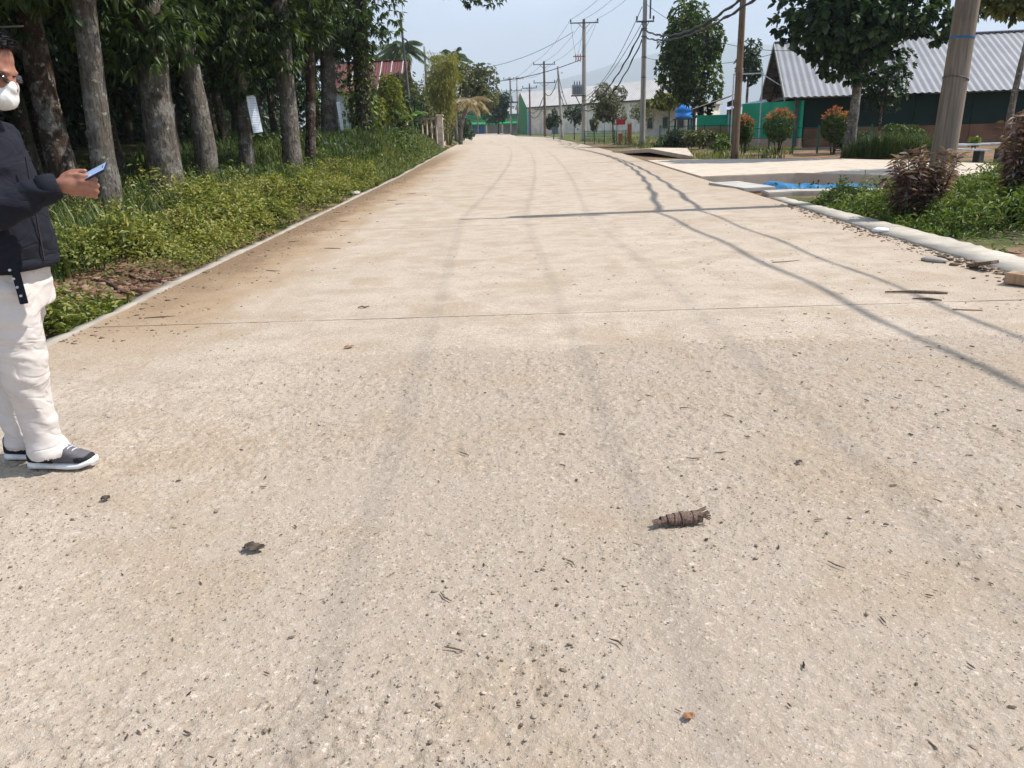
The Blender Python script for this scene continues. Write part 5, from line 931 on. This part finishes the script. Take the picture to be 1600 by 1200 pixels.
# ------------------------------------------------------------------ the man at the road edge (local: x forward, y to his left, z up)
def wrinkle(me, amp, sx, sz, seed, zs=1.0):
    V = np.empty(len(me.vertices) * 3); me.vertices.foreach_get('co', V); V = V.reshape(-1, 3); N = np.empty(len(me.vertices) * 3); me.vertices.foreach_get('normal', N); N = N.reshape(-1, 3)
    u = V[:, 0] * sx + V[:, 1] * sx * 1.3 + 20; w = V[:, 2] * sz + V[:, 0] * sz * .45 + 20; f = 1 - np.abs(fbm(u, w, seed, 3) * 2 - .92) * 2.2; f = f + .5 * (fbm(u * 2.1, w * 2.3, seed + 9, 2) - .4)
    V += N * (amp * (f - .4))[:, None]; me.vertices.foreach_set('co', V.astype(np.float32).ravel()); me.update()
person = tag(empty('person', (-2.04, 3.27, 0)), 'man in black jacket and cream trousers with white mask looking at his phone', 'person')
skin = Mat('skin', .5, .4); p = skin.pos(True); skin.color(skin.mix(skin.mr(skin.noise(p, 30, 4), .3, .7), (.27, .115, .07), (.36, .165, .105))); skin.bump(skin.noise(p, 220, 3), .2, .002); M['skin'] = skin.m
def cloth(name, c, scale=900, rough=.9):
    m = Mat(name, rough, .15); p = m.pos(True); a = m.noise(p, 7, 4); w = m.noise(p, scale, 2); m.color(m.mix(m.mr(a, .3, .7), tuple(q * .86 for q in c), c)); cr_ = m.n('Math', operation='ABSOLUTE'); m.l(m.math('SUBTRACT', m.noise(m.scaled(p, (7, 7, 16), (1, 2, 3)), .62, 2, .5, .8), .5), cr_.inputs[0]); m.bump(m.math('ADD', m.math('MULTIPLY', w, .18), m.math('MULTIPLY', m.mr(cr_.outputs[0], 0, .07), 1.0)), .4, .006); return m.m
M['jacket'] = cloth('black_jacket', (.016, .017, .024)); M['trousers'] = cloth('cream_trousers', (.66, .60, .55))
HX, HZ = .078, 1.638          # head centre
W0 = Vector((.345, -.155, 1.195))   # right wrist
parts = [ellip((HX - .004, 0, HZ + .032), (.104, .078, .094), ry=.5), ellip((HX + .022, 0, HZ - .055), (.066, .058, .085), ry=.45), ellip((HX + .045, 0, HZ - .01), (.048, .062, .055)), ellip((HX + .082, 0, HZ - .078), (.018, .014, .030), ry=-.1), ellip((HX + .024, 0, HZ - .135), (.034, .038, .026)),
         ellip((HX - .025, -.077, HZ - .045), (.026, .010, .034), ry=.4), ellip((HX - .025, .077, HZ - .045), (.026, .010, .034), ry=.4), ellip((HX + .080, 0, HZ - .028), (.016, .05, .012)),
         limb([(-.03, 0, 1.36), (.0, 0, 1.46), (.045, 0, 1.56)], [.075, .062, .06]),
         loft([(-.03, 0, .90, .09, .13, 2.2, 0), (-.02, 0, 1.05, .09, .13, 2.2, 0), (-.03, 0, 1.25, .10, .15, 2.2, 0), (-.035, 0, 1.38, .08, .15, 2, 0), (-.035, 0, 1.43, .05, .08, 2, 0)]),
         limb([(-.035, -.16, 1.38), (.07, -.225, 1.08)], [.05, .042]), limb([(.07, -.225, 1.08), W0], [.042, .027]), limb([(-.035, .16, 1.38), (-.03, .21, 1.10)], [.05, .042]), limb([(-.07, .20, 1.10), (-.09, .17, .86)], [.042, .026]),
         limb([(-.02, -.08, .92), (.0, -.075, .5), (.02, -.06, .10)], [.08, .055, .026]), limb([(-.03, .08, .92), (-.13, .08, .5), (-.15, .055, .10)], [.08, .055, .026]), limb([(.01, -.06, .06), (.12, -.066, .05)], [.02, .013]), limb([(-.16, .053, .06), (-.05, .048, .05)], [.02, .013])]
# right hand: palm, four fingers curling round the phone edge, thumb on top
hx, hy, hz = W0
parts += [limb([(hx - .01, hy, hz), (hx + .035, hy + .006, hz + .002), (hx + .068, hy + .012, hz + .004)], [.026, .036, .034])]
FB = [(.072, -.006, .036), (.076, -.010, .013), (.073, -.008, -.010), (.066, -.002, -.031)]; FL = [1.0, 1.04, .95, .78]
for (fx, fy, fz), L_ in zip(FB, FL):
    a = Vector((hx + fx - .03, hy + fy + .004, hz + fz)); b = a + Vector((.032 + .012, -.004, .0)) ; c = b + Vector((.030 * L_, .004, -.006)); d = c + Vector((.014 * L_, .022, -.010)); t = d + Vector((-.006, .018, -.004))
    parts.append(limb([a, b, c, d, t], [.0105, .0105, .0098, .009, .0078], 10))
a = Vector((hx + .012, hy + .012, hz + .030)); parts.append(limb([a, a + Vector((.028, .008, .016)), a + Vector((.060, .012, .020)), a + Vector((.084, .014, .020))], [.014, .0125, .0105, .0085], 10))
# left hand, relaxed
lx, ly, lz = -.095, .17, .86; parts.append(limb([(lx, ly, lz), (lx + .03, ly, lz - .03), (lx + .05, ly - .005, lz - .055)], [.024, .032, .03]))
for q in range(4): a = Vector((lx + .05, ly - .028 + q * .018, lz - .05)); parts.append(limb([a, a + Vector((.022, 0, -.034)), a + Vector((.022, 0, -.062 + .004 * abs(q - 1))), a + Vector((.010, 0, -.078))], [.0098, .0092, .0085, .0075], 10))
parts.append(limb([(lx + .03, ly - .03, lz - .02), (lx + .055, ly - .045, lz - .05), (lx + .06, ly - .04, lz - .078)], [.013, .011, .009], 10))
body = remeshed('body', parts, .0058, 3); obj('body', body, person, M['skin'], smooth=True)
# hair
hp = [ellip((HX - .022, 0, HZ + .048), (.108, .086, .094), ry=.5), ellip((HX + .046, 0, HZ + .082), (.064, .070, .040), ry=.6), ellip((HX - .065, 0, HZ - .03), (.060, .078, .085))]
hair = remeshed('hair', hp, .008, 2); V, F = mesh_arrays(hair); keep = (V[:, 0] < HX + .03) | (V[:, 2] > HZ + .068)
wrinkle(hair, .008, 60, 30, 5); hm = Mat('hair_black', .45, .5); p = hm.pos(True); hm.color((.010, .009, .009)); hm.bump(hm.noise(hm.scaled(p, (40, 160, 160)), 2, 4), 1, .006); hair_o = obj('hair', hair, person, hm.m, smooth=True)
bm = bmesh.new(); bm.from_mesh(hair); bmesh.ops.delete(bm, geom=[v for v in bm.verts if v.co.x > HX + .02 - max(0, (HZ + .0 - v.co.z)) * .5 and v.co.z < HZ + .052 or (abs(v.co.y) > .06 and v.co.x > HX - .045 and v.co.z < HZ + .01) or v.co.z < HZ - .095], context='VERTS'); bm.to_mesh(hair); bm.free()
hV, hF = mesh_arrays(hair); rg = np.random.default_rng(3); k = rg.integers(0, len(hV), 2600); hN = unit(hV[k] - np.array([HX - .02, 0, HZ + .02])); D = hN * .55 + np.array([.55, 0, -.15]) + rg.normal(size=hN.shape) * .3; D[:, 0] = np.where(hV[k][:, 0] < HX - .04, D[:, 0] - .7, D[:, 0]); V, F = leaf_geo(hV[k] - hN * .004, D, rg.uniform(.018, .034, len(k)), .0035, rg, fold=0, droop=.2)
obj('hair_strands', npmesh('hair_strands', V, F), hair_o, hm.m)
# mask and glasses
mk = remeshed('mask', [ellip((HX + .032, 0, HZ - .112), (.056, .060, .052), ry=.45), ellip((HX + .070, 0, HZ - .085), (.028, .034, .034), ry=.3), ellip((HX + .036, 0, HZ - .128), (.046, .046, .034), ry=.3)], .005, 8); wrinkle(mk, .002, 30, 30, 3); mo = obj('face_mask', mk, person, plain('mask_white', (.78, .76, .72), .85, .04, 20, .1), smooth=True)
for s in (-1, 1): mb = MB(); mb.tube([(HX + .03, s * .056, HZ - .09), (HX + .0, s * .070, HZ - .06), (HX - .028, s * .084, HZ - .025)], .0022, 5); mb.tube([(HX + .015, s * .055, HZ - .14), (HX - .01, s * .068, HZ - .10), (HX - .03, s * .084, HZ - .07)], .0022, 5); mb.build('ear_loop', M['palesteel'], mo)
g = empty('sunglasses', (0, 0, 0)); g.parent = person
for s in (-1, 1):
    m_ = MB(); m_.box((HX + .080, s * .034, HZ - .050), (.006, .056, .034), ry=-.25, rz=s * -.18); m_.build('lens', plain('lens_dark', (.02, .012, .01), .12, .05, 4, 0, .6), g, bevel=.003, smooth=True); m_ = MB(); m_.bar((HX + .084, s * .062, HZ - .042), (HX - .025, s * .083, HZ - .022), .005, .009); m_.build('temple', M['wire'], g)
m_ = MB(); m_.bar((HX + .092, -.008, HZ - .042), (HX + .092, .008, HZ - .042), .005); m_.build('bridge', M['wire'], g)
# jacket
jp = [loft([(-.005, 0, .865, .150, .190, 2.4, 0), (-.002, 0, .90, .158, .200, 2.4, 0), (0, 0, 1.0, .160, .202, 2.4, 0), (-.012, 0, 1.15, .152, .205, 2.4, 0), (-.025, 0, 1.28, .148, .205, 2.3, 0), (-.032, 0, 1.37, .128, .192, 2.2, 0), (-.03, 0, 1.43, .092, .125, 2, 0), (-.015, 0, 1.46, .072, .078, 2, .2), (-.005, 0, 1.50, .070, .072, 2, .2)]),
      limb([(-.04, -.165, 1.385), (.015, -.215, 1.24), (.06, -.24, 1.09)], [.078, .077, .074]), limb([(.06, -.24, 1.085), (.16, -.225, 1.125), (.26, -.19, 1.165), (.315, -.168, 1.188)], [.074, .068, .058, .050]),
      limb([(-.04, .165, 1.385), (-.04, .215, 1.24), (-.03, .225, 1.10)], [.078, .074, .07]), limb([(-.055, .215, 1.095), (-.08, .195, .98), (-.09, .175, .88)], [.07, .06, .05])]
jk = remeshed('jacket', jp, .0085, 5); wrinkle(jk, .009, 6, 11, 31); jo = obj('jacket', jk, person, M['jacket'], smooth=True)
mb = MB(); v, f = loft([(0, 0, .868, .150, .188, 2.4, 0), (0, 0, .872, .158, .197, 2.4, 0), (0, 0, .905, .160, .200, 2.4, 0), (0, 0, .912, .150, .190, 2.4, 0)]); mb.add(v, f); mb.build('hem_band', M['jacket'], jo, smooth=True)
mb = MB(); mb.tube([W0 + Vector((-.062, -.028, -.012)), W0 + Vector((-.03, -.012, -.006)), W0 + Vector((-.012, -.004, -.002)), W0 + Vector((-.004, 0, 0))], [.053, .054, .050, .044], 18); mb.build('cuff', M['jacket'], jo, smooth=True)
mb = MB(); mb.box((.170, -.045, 1.10), (.004, .008, .40), ry=.03); mb.build('zip', M['wire'], jo); v, f = loft([(.0, 0, 1.455, .078, .082, 2, .25), (.004, 0, 1.46, .084, .088, 2, .25), (.008, 0, 1.515, .080, .083, 2, .25), (.008, 0, 1.518, .070, .074, 2, .25)]); mb = MB(); mb.add(v, f); mb.build('collar', M['jacket'], jo, smooth=True)
mb = MB(); mb.box((.115, -.165, .83), (.008, .030, .165), ry=-.16, rz=-.75); st = mb.build('strap', M['jacket'], jo, bevel=.002)
for q in range(4): mb = MB(); mb.tube([(.103 + q * .007, -.181, .885 - q * .034), (.1035 + q * .007, -.1875, .885 - q * .034)], [.005, .005], 8); mb.build('eyelet', M['palesteel'], st)
# trousers
tp = [loft([(-.01, 0, .955, .125, .165, 2.2, 0), (-.01, 0, .88, .128, .174, 2.3, 0), (-.012, 0, .78, .124, .172, 2.3, 0), (-.012, 0, .70, .125, .17, 2.2, 0)]),
      limb([(.0, -.085, .80), (.005, -.090, .66), (.010, -.085, .50), (.0, -.078, .36), (.008, -.072, .24), (.018, -.068, .13), (.026, -.066, .075)], [.108, .104, .096, .084, .073, .073, .086], 20),
      limb([(-.03, .085, .80), (-.075, .085, .66), (-.125, .08, .50), (-.155, .073, .36), (-.155, .062, .24), (-.155, .058, .13), (-.148, .055, .08)], [.108, .104, .095, .084, .073, .073, .084], 20)]
tr = remeshed('trousers', tp, .0085, 10); wrinkle(tr, .0075, 5, 10, 47); to = obj('trousers', tr, person, M['trousers'], smooth=True)
bm = bmesh.new(); bm.from_mesh(tr); bmesh.ops.delete(bm, geom=[v for v in bm.verts if v.co.z < .062], context='VERTS'); bm.to_mesh(tr); bm.free()
# trainers
def shoe(cx, cy, rz):
    e = empty('shoe', (cx, cy, 0), rz); e.parent = person
    S = [(-.135, .026, .030), (-.125, .034, .034), (-.08, .036, .032), (-.02, .036, .028), (.05, .043, .026), (.10, .045, .026), (.14, .036, .028), (.160, .020, .032)]
    def sec(lst, z0f, z1f):
        V = []; n = 14
        for x, w, h in lst:
            for k in range(n): t = 2 * math.pi * k / n; c, s = math.cos(t), math.sin(t); V.append((x, math.copysign(abs(c) ** .7, c) * w, z0f(x, h) + (z1f(x, h) - z0f(x, h)) * (.5 + .5 * math.copysign(abs(s) ** .55, s))))
        F = [(i * n + k, i * n + (k + 1) % n, (i + 1) * n + (k + 1) % n, (i + 1) * n + k) for i in range(len(lst) - 1) for k in range(n)]; F += [tuple(range(n))[::-1], tuple((len(lst) - 1) * n + k for k in range(n))]; mb = MB(); mb.add(V, F); return mb
    toe = lambda x: .018 * smoothstep(.08, .165, x)
    s_ = sec(S, lambda x, h: .002 + float(toe(x)), lambda x, h: h + float(toe(x)) * .9); so_ = s_.build('sole', plain('sole_white', (.74, .73, .71), .7, .06, 20, .1), e, smooth=True)
    Up = [(-.128, .026, .098), (-.11, .032, .112), (-.06, .034, .110), (-.01, .034, .104), (.03, .036, .094), (.07, .038, .076), (.11, .036, .062), (.138, .027, .052), (.150, .014, .045)]
    u_ = sec(Up, lambda x, h: .024 + float(toe(x)) * .8, lambda x, h: h); u_.build('upper', cloth('shoe_grey', (.13, .122, .13)), e, smooth=True)
    To = [(.085, .0385, .060), (.11, .0375, .058), (.138, .0290, .0535), (.1525, .0155, .047)]; sec(To, lambda x, h: .024 + float(toe(x)) * .8, lambda x, h: h).build('toe_guard', cloth('shoe_black', (.03, .03, .033)), e, smooth=True); Hl = [(-.130, .028, .07), (-.11, .0345, .075), (-.06, .0365, .07), (-.02, .0355, .05)]; sec(Hl, lambda x, h: .024, lambda x, h: h).build('heel_panel', cloth('shoe_black2', (.03, .03, .033)), e, smooth=True)
    for q in range(4): mb = MB(); x = .015 + q * .018; z = .1005 - q * .0085; mb.bar((x, -.026, z - .010), (x + .010, .026, z - .010 + .003), .006, .006); mb.tube([(x, -.026, z - .012), (x + .004, -.01, z + .002), (x + .008, .012, z + .001), (x + .010, .026, z - .012)], .003, 5); mb.build('lace', M['palesteel'], e)
shoe(.062, -.062, -.06); shoe(-.105, .05, -.05)
for q in kids(person):
    if q.name.startswith('shoe'): q.scale = (1.0, 1.1, 1.12)
# phone in his hand
ph = tag(empty('phone', (-2.04 + .452, 3.27 - .135, 1.228)), 'slim phone with a light blue screen held in the man\'s hand', 'phone'); u_ = Vector((math.cos(.42), .05, math.sin(.42))).normalized(); w_ = Vector((-.05, .90, .42)); w_ = (w_ - u_ * w_.dot(u_)).normalized(); n_ = u_.cross(w_).normalized()
ph.rotation_euler = Matrix((u_, w_, n_)).transposed().to_euler()
mb = MB(); mb.box((0, 0, 0), (.155, .074, .0085)); mb.build('case', plain('phone_case', (.02, .03, .06), .35, .05), ph, bevel=.003); mb = MB(); mb.box((0, 0, .0047), (.146, .067, .001)); mb.build('screen', plain('phone_sky_reflection', (.42, .55, .78), .15, .03, 4, 0, .6), ph); mb = MB(); mb.box((.066, .0, .0056), (.004, .02, .0006)); mb.build('speaker_slot', M['wire'], ph)  # screen's light blue is a sky reflection put into its base colour

# ------------------------------------------------------------------ single things lying on the road
# coil of dry bark
rg = np.random.default_rng(7); nu, nv = 90, 9; V = []; 
for i in range(nu):
    t = i / (nu - 1); a = t * 2 * math.pi * 5.2; env = .024 * (.45 + .55 * math.sin(math.pi * min(1, t * 1.05))); c = Vector((-.085 + .16 * t, .012 * math.sin(t * 5), .017 + .004 * math.sin(t * 9)))
    for j in range(nv): w = (j / (nv - 1) - .5) * .038; V.append(c + Vector((w + .006 * math.sin(a), math.cos(a) * env * (1 + .06 * rg.normal()), math.sin(a) * env * .85 + .004)))
F = [(i * nv + j, i * nv + j + 1, (i + 1) * nv + j + 1, (i + 1) * nv + j) for i in range(nu - 1) for j in range(nv - 1)]
bk = timber('dry_bark', (.085, .052, .040), (.22, .15, .115), 4); e = tag(empty('bark_coil', (.585, 2.53, .012), .12), 'dark brown curled coil of dry bark on the road in front', 'bark')
mb = MB()
for q, (x_, r_, w_) in enumerate([(-.058, .014, .034), (-.036, .019, .024), (-.016, .0225, .026), (.008, .0265, .016), (.028, .0235, .026), (.046, .0255, .014), (.062, .021, .026)]):
    for t in np.linspace(-.4, 3.6, 15): pass
    pr = random.Random(q); tl = pr.uniform(-.25, .25); pts = []
    st = MB(); N_ = 18; vs = []
    for k in range(N_):
        t = -.5 + 4.2 * k / (N_ - 1); wob = 1 + pr.uniform(-.05, .05)
        for s_ in (-1, 1):
            for d_ in (0, .0022): vs.append((x_ + s_ * w_ / 2 + tl * r_ * math.sin(t), math.cos(t) * (r_ + d_) * wob, .006 + math.sin(t) * (r_ + d_) * wob * .9))
    fs = []
    for k in range(N_ - 1):
        a = k * 4; fs += [(a + 1, a + 3, a + 7, a + 5), (a, a + 4, a + 6, a + 2), (a, a + 1, a + 5, a + 4), (a + 2, a + 6, a + 7, a + 3)]
    st.add(vs, fs); st.build('curl', bk, e, smooth=False)
mb = MB(); pr = random.Random(3)
for q in range(26): a = pr.uniform(-1, 1); mb.bar((.06, a * .018, .014 + abs(a) * .01), (.095 + pr.uniform(-.01, .01), a * .030, .018 + pr.uniform(-.012, .014)), .0045, .0025)
mb.build('frayed_end', bk, e); mb = MB(); mb.tube([(-.06, 0, .010), (0, 0, .014), (.07, 0, .014)], [.010, .017, .015], 9, jit=.1, rng=pr); mb.build('core', bk, e); mb = MB()
for q in range(22): a = pr.uniform(-1, 1); mb.bar((-.055, a * .014, .010), (-.098 + pr.uniform(-.012, .02), a * .016 - .012, .003 + pr.uniform(0, .010)), .0045, .0025)
mb.build('frayed_tail', bk, e)
# dry leaf scrap
def scrap(loc, rz, L, W, lab, mat, name='dry_leaf', curl=.5, seed=1, cat='leaf'):
    rg = np.random.default_rng(seed); nu, nv = 14, 7; V = []
    for i in range(nu):
        u = i / (nu - 1); w = W * (.25 + .75 * math.sin(math.pi * (u * .85 + .1))) * (1 + .15 * rg.normal())
        for j in range(nv): s = j / (nv - 1) - .5; V.append((L * (u - .5), w * s, abs(s) ** 1.4 * W * curl * 1.6 + .002 + .003 * rg.uniform() + .007 * math.sin(u * 5) ** 2 * min(1, L / .08)))
    F = [(i * nv + j, i * nv + j + 1, (i + 1) * nv + j + 1, (i + 1) * nv + j) for i in range(nu - 1) for j in range(nv - 1)]
    o = obj(name, npmesh(name, V, F), None, mat, loc, rz, smooth=True); o.modifiers.new('t', 'SOLIDIFY').thickness = .0015; return tag(o, lab, cat)
dl = plain('dead_leaf', (.10, .075, .055), .8, .25, 40, .3); ol = plain('orange_leaf', (.36, .17, .08), .8, .2, 40, .3)
scrap((-.905, 2.43, .0), -.25, .08, .045, 'curled dark dead leaf on the left foreground of the road', dl, curl=.32, seed=2); scrap((-1.07, 5.08, 0), .2, .06, .035, 'small orange dead leaf just before the edge of the rough patch', ol, curl=.2, seed=3); scrap((-1.18, 6.3, 0), .0, .09, .03, 'dark dead leaf lying just past the slab joint on the left', dl, curl=.3, seed=4); scrap((1.18, 3.02, 0), .7, .034, .024, 'small shaggy brown leaf scrap far right of the bark coil', dl, curl=.2, seed=5); scrap((.40, 1.56, 0), .3, .028, .022, 'tiny rust coloured scrap at the bottom of the picture', ol, curl=.15, seed=6); scrap((-1.62, 2.86, 0), .3, .035, .03, 'small dark scrap on the road right of the man\'s shoes', dl, seed=8)
# sticks, planks and rubble by the right kerb
wd = timber('old_wood', (.10, .068, .045), (.22, .16, .11), 3); wl = timber('pale_wood', (.30, .19, .11), (.44, .30, .19), 2)
def stick(pts, r, lab, mat, name='stick'): mb = MB(); mb.tube(pts, r, 7, jit=.12, rng=random.Random(len(pts))); return tag(mb.build(name, mat, smooth=True), lab, 'stick')
stick([(3.02, 6.27, .012), (3.2, 6.25, .014), (3.38, 6.20, .012), (3.47, 6.17, .010)], [.007, .011, .012, .008], 'long dark straight stick lying between the cable shadows', wd); stick([(3.12, 6.02, .008), (3.22, 5.98, .012), (3.30, 5.93, .008)], [.004, .010, .005], 'short curved dark stick in front of the long stick', wd); stick([(3.22, 5.63, .006), (3.32, 5.6, .006), (3.41, 5.58, .005)], [.004, .005, .004], 'thin pale twig nearest the camera by the cable shadow', wl); stick([(2.62, 7.85, .006), (2.75, 7.86, .007), (2.92, 7.93, .006)], [.004, .004, .003], 'thin dark twig on the road left of the weeds', wd)
mb = MB(); mb.box((4.28, 6.35, .05), (.42, .16, .085), rz=-.9, ry=.04); tag(mb.build('wood_block', wl, bevel=.006), 'squared tan wood block at the right picture edge', 'block')
mb = MB(); mb.box((4.30, 7.15, .055), (.26, .10, .028), rz=1.9, ry=.28); tag(mb.build('plank', wd, bevel=.003), 'short grey plank leaning on the right kerb', 'plank')
stone((4.12, 7.65, .02), (.13, .07, .045), 'flat pale stone slab before the right kerb', gm if False else M['pole_conc'], 21, 'rubble'); stone((4.55, 9.75, .03), (.10, .07, .06), 'crumpled white lump at the edge of the right kerb', plain('white_lump', (.75, .74, .72)), 22, 'rubble')
rg = np.random.default_rng(9); n = 900; y = rg.uniform(5.6, 13.5, n); x = xr(y) - np.abs(rg.normal(size=n)) * .12 + .01; S = np.clip(np.exp(rg.normal(size=n) * .6) * .009, .003, .032) * (1 + .5 * (y < 8)); gm2 = Mat('kerb_dirt', .95, .1); gm2.color(gm2.ramp(gm2.attr(), [(0, (.09, .065, .045)), (.5, (.21, .15, .105)), (1, (.38, .29, .21))]))
scatter_rocks('kerb_litter', np.stack([x, y, S * .2], 1), S, 'brown clods and litter gathered along the right kerb', 'litter', gm2.m)
# short twigs strewn about, each its own
for q in range(14):
    pr = random.Random(500 + q); y_ = pr.uniform(1.8, 4.6); x_ = pr.uniform(-.2, .58) * y_; a = pr.uniform(-1.3, .2); L_ = pr.uniform(.03, .075); mb = MB(); c = Vector((x_, y_, .004)); d_ = Vector((math.cos(a), math.sin(a), 0)); s_ = Vector((-d_.y, d_.x, 0)) * pr.uniform(-.01, .01); mb.tube([c - d_ * L_ * .5, c + s_, c + d_ * L_ * .5], [.0016, .003, .0014], 5, jit=.1, rng=pr)
    tag(mb.build('twig', wd, smooth=True), 'small dark twig lying loose on the rough concrete', 'twig', 'twigs on the rough concrete')

# ------------------------------------------------------------------ far hazy ridge and the air
nx, ny = 90, 14; U, Vv = np.meshgrid(np.linspace(-1, 1, nx), np.linspace(0, 1, ny)); rx_ = U * 5200; prof = 60 + 500 * np.exp(-((U - .34) / .30) ** 2) + 190 * np.exp(-((U + .45) / .4) ** 2) + 70 * (fbm(U * 6 + 9, U * 0, 5) - .4)
V = np.stack([rx_, 5200 + Vv * 1500 + 0 * U, prof * smoothstep(0, 1, Vv) + 40 * (fbm(U * 20 + 9, Vv * 5, 6) - .45) * Vv - 5], 2).reshape(-1, 3); F = [(j * nx + i, j * nx + i + 1, (j + 1) * nx + i + 1, (j + 1) * nx + i) for j in range(ny - 1) for i in range(nx - 1)]
tag(obj('hills', npmesh('hills', V, F), None, plain('far_forest', (.05, .08, .04), .95, .1, .002, 0), smooth=True), kind='structure')
mb = MB(); mb.box((0, 3400, 349), (11000, 7200, 704)); hz = bpy.data.materials.new('haze_air'); hz.use_nodes = True; t = hz.node_tree; t.nodes.remove(t.nodes['Principled BSDF']); pv = t.nodes.new('ShaderNodeVolumePrincipled'); pv.inputs['Color'].default_value = (.86, .94, 1, 1); pv.inputs['Density'].default_value = .00030; t.links.new(pv.outputs[0], t.nodes['Material Output'].inputs['Volume'])
tag(mb.build('haze', hz), kind='stuff')

rg = np.random.default_rng(91); n = 1100; y = 5.4 + rg.uniform(0, 1, n) ** 1.3 * 22; x = xl(y) + np.abs(rg.normal(size=n)) * .42 + .02; S = np.clip(np.exp(rg.normal(size=n) * .6) * .007, .002, .024)
scatter_rocks('edge_litter', np.stack([x, y, S * .1], 1), S, 'brown crumbs of earth washed along the left road edge', 'litter', gm2.m)
n = 1000; y = rg.uniform(5.4, 10.2, n); x = 5.1 + rg.uniform(0, 1, n) * 2.2; S = np.clip(np.exp(rg.normal(size=n) * .6) * .014, .004, .05)
scatter_rocks('verge_clods', np.stack([x, y, gh(x, y) + S * .1], 1), S, 'clods and pebbles on the bare ground behind the right kerb', 'soil', gm2.m)
for q in range(9):
    pr = random.Random(700 + q); y_ = 6.5 + q * 1.5 + pr.uniform(-.5, .5); x_ = float(xl(y_)) + pr.uniform(.25, 1.3); a = pr.uniform(-.5, .5); L_ = pr.uniform(.10, .26); mb = MB(); c = Vector((x_, y_, .006)); d_ = Vector((math.cos(a), math.sin(a), 0)); s_ = Vector((-d_.y, d_.x, 0)) * pr.uniform(-.03, .03); mb.tube([c - d_ * L_ * .5, c + s_, c + d_ * L_ * .5], [.003, .005, .002], 5, jit=.1, rng=pr)
    tag(mb.build('twig', wd, smooth=True), 'dark twig on the muddy left side of the road', 'twig', 'twigs on the muddy road side')
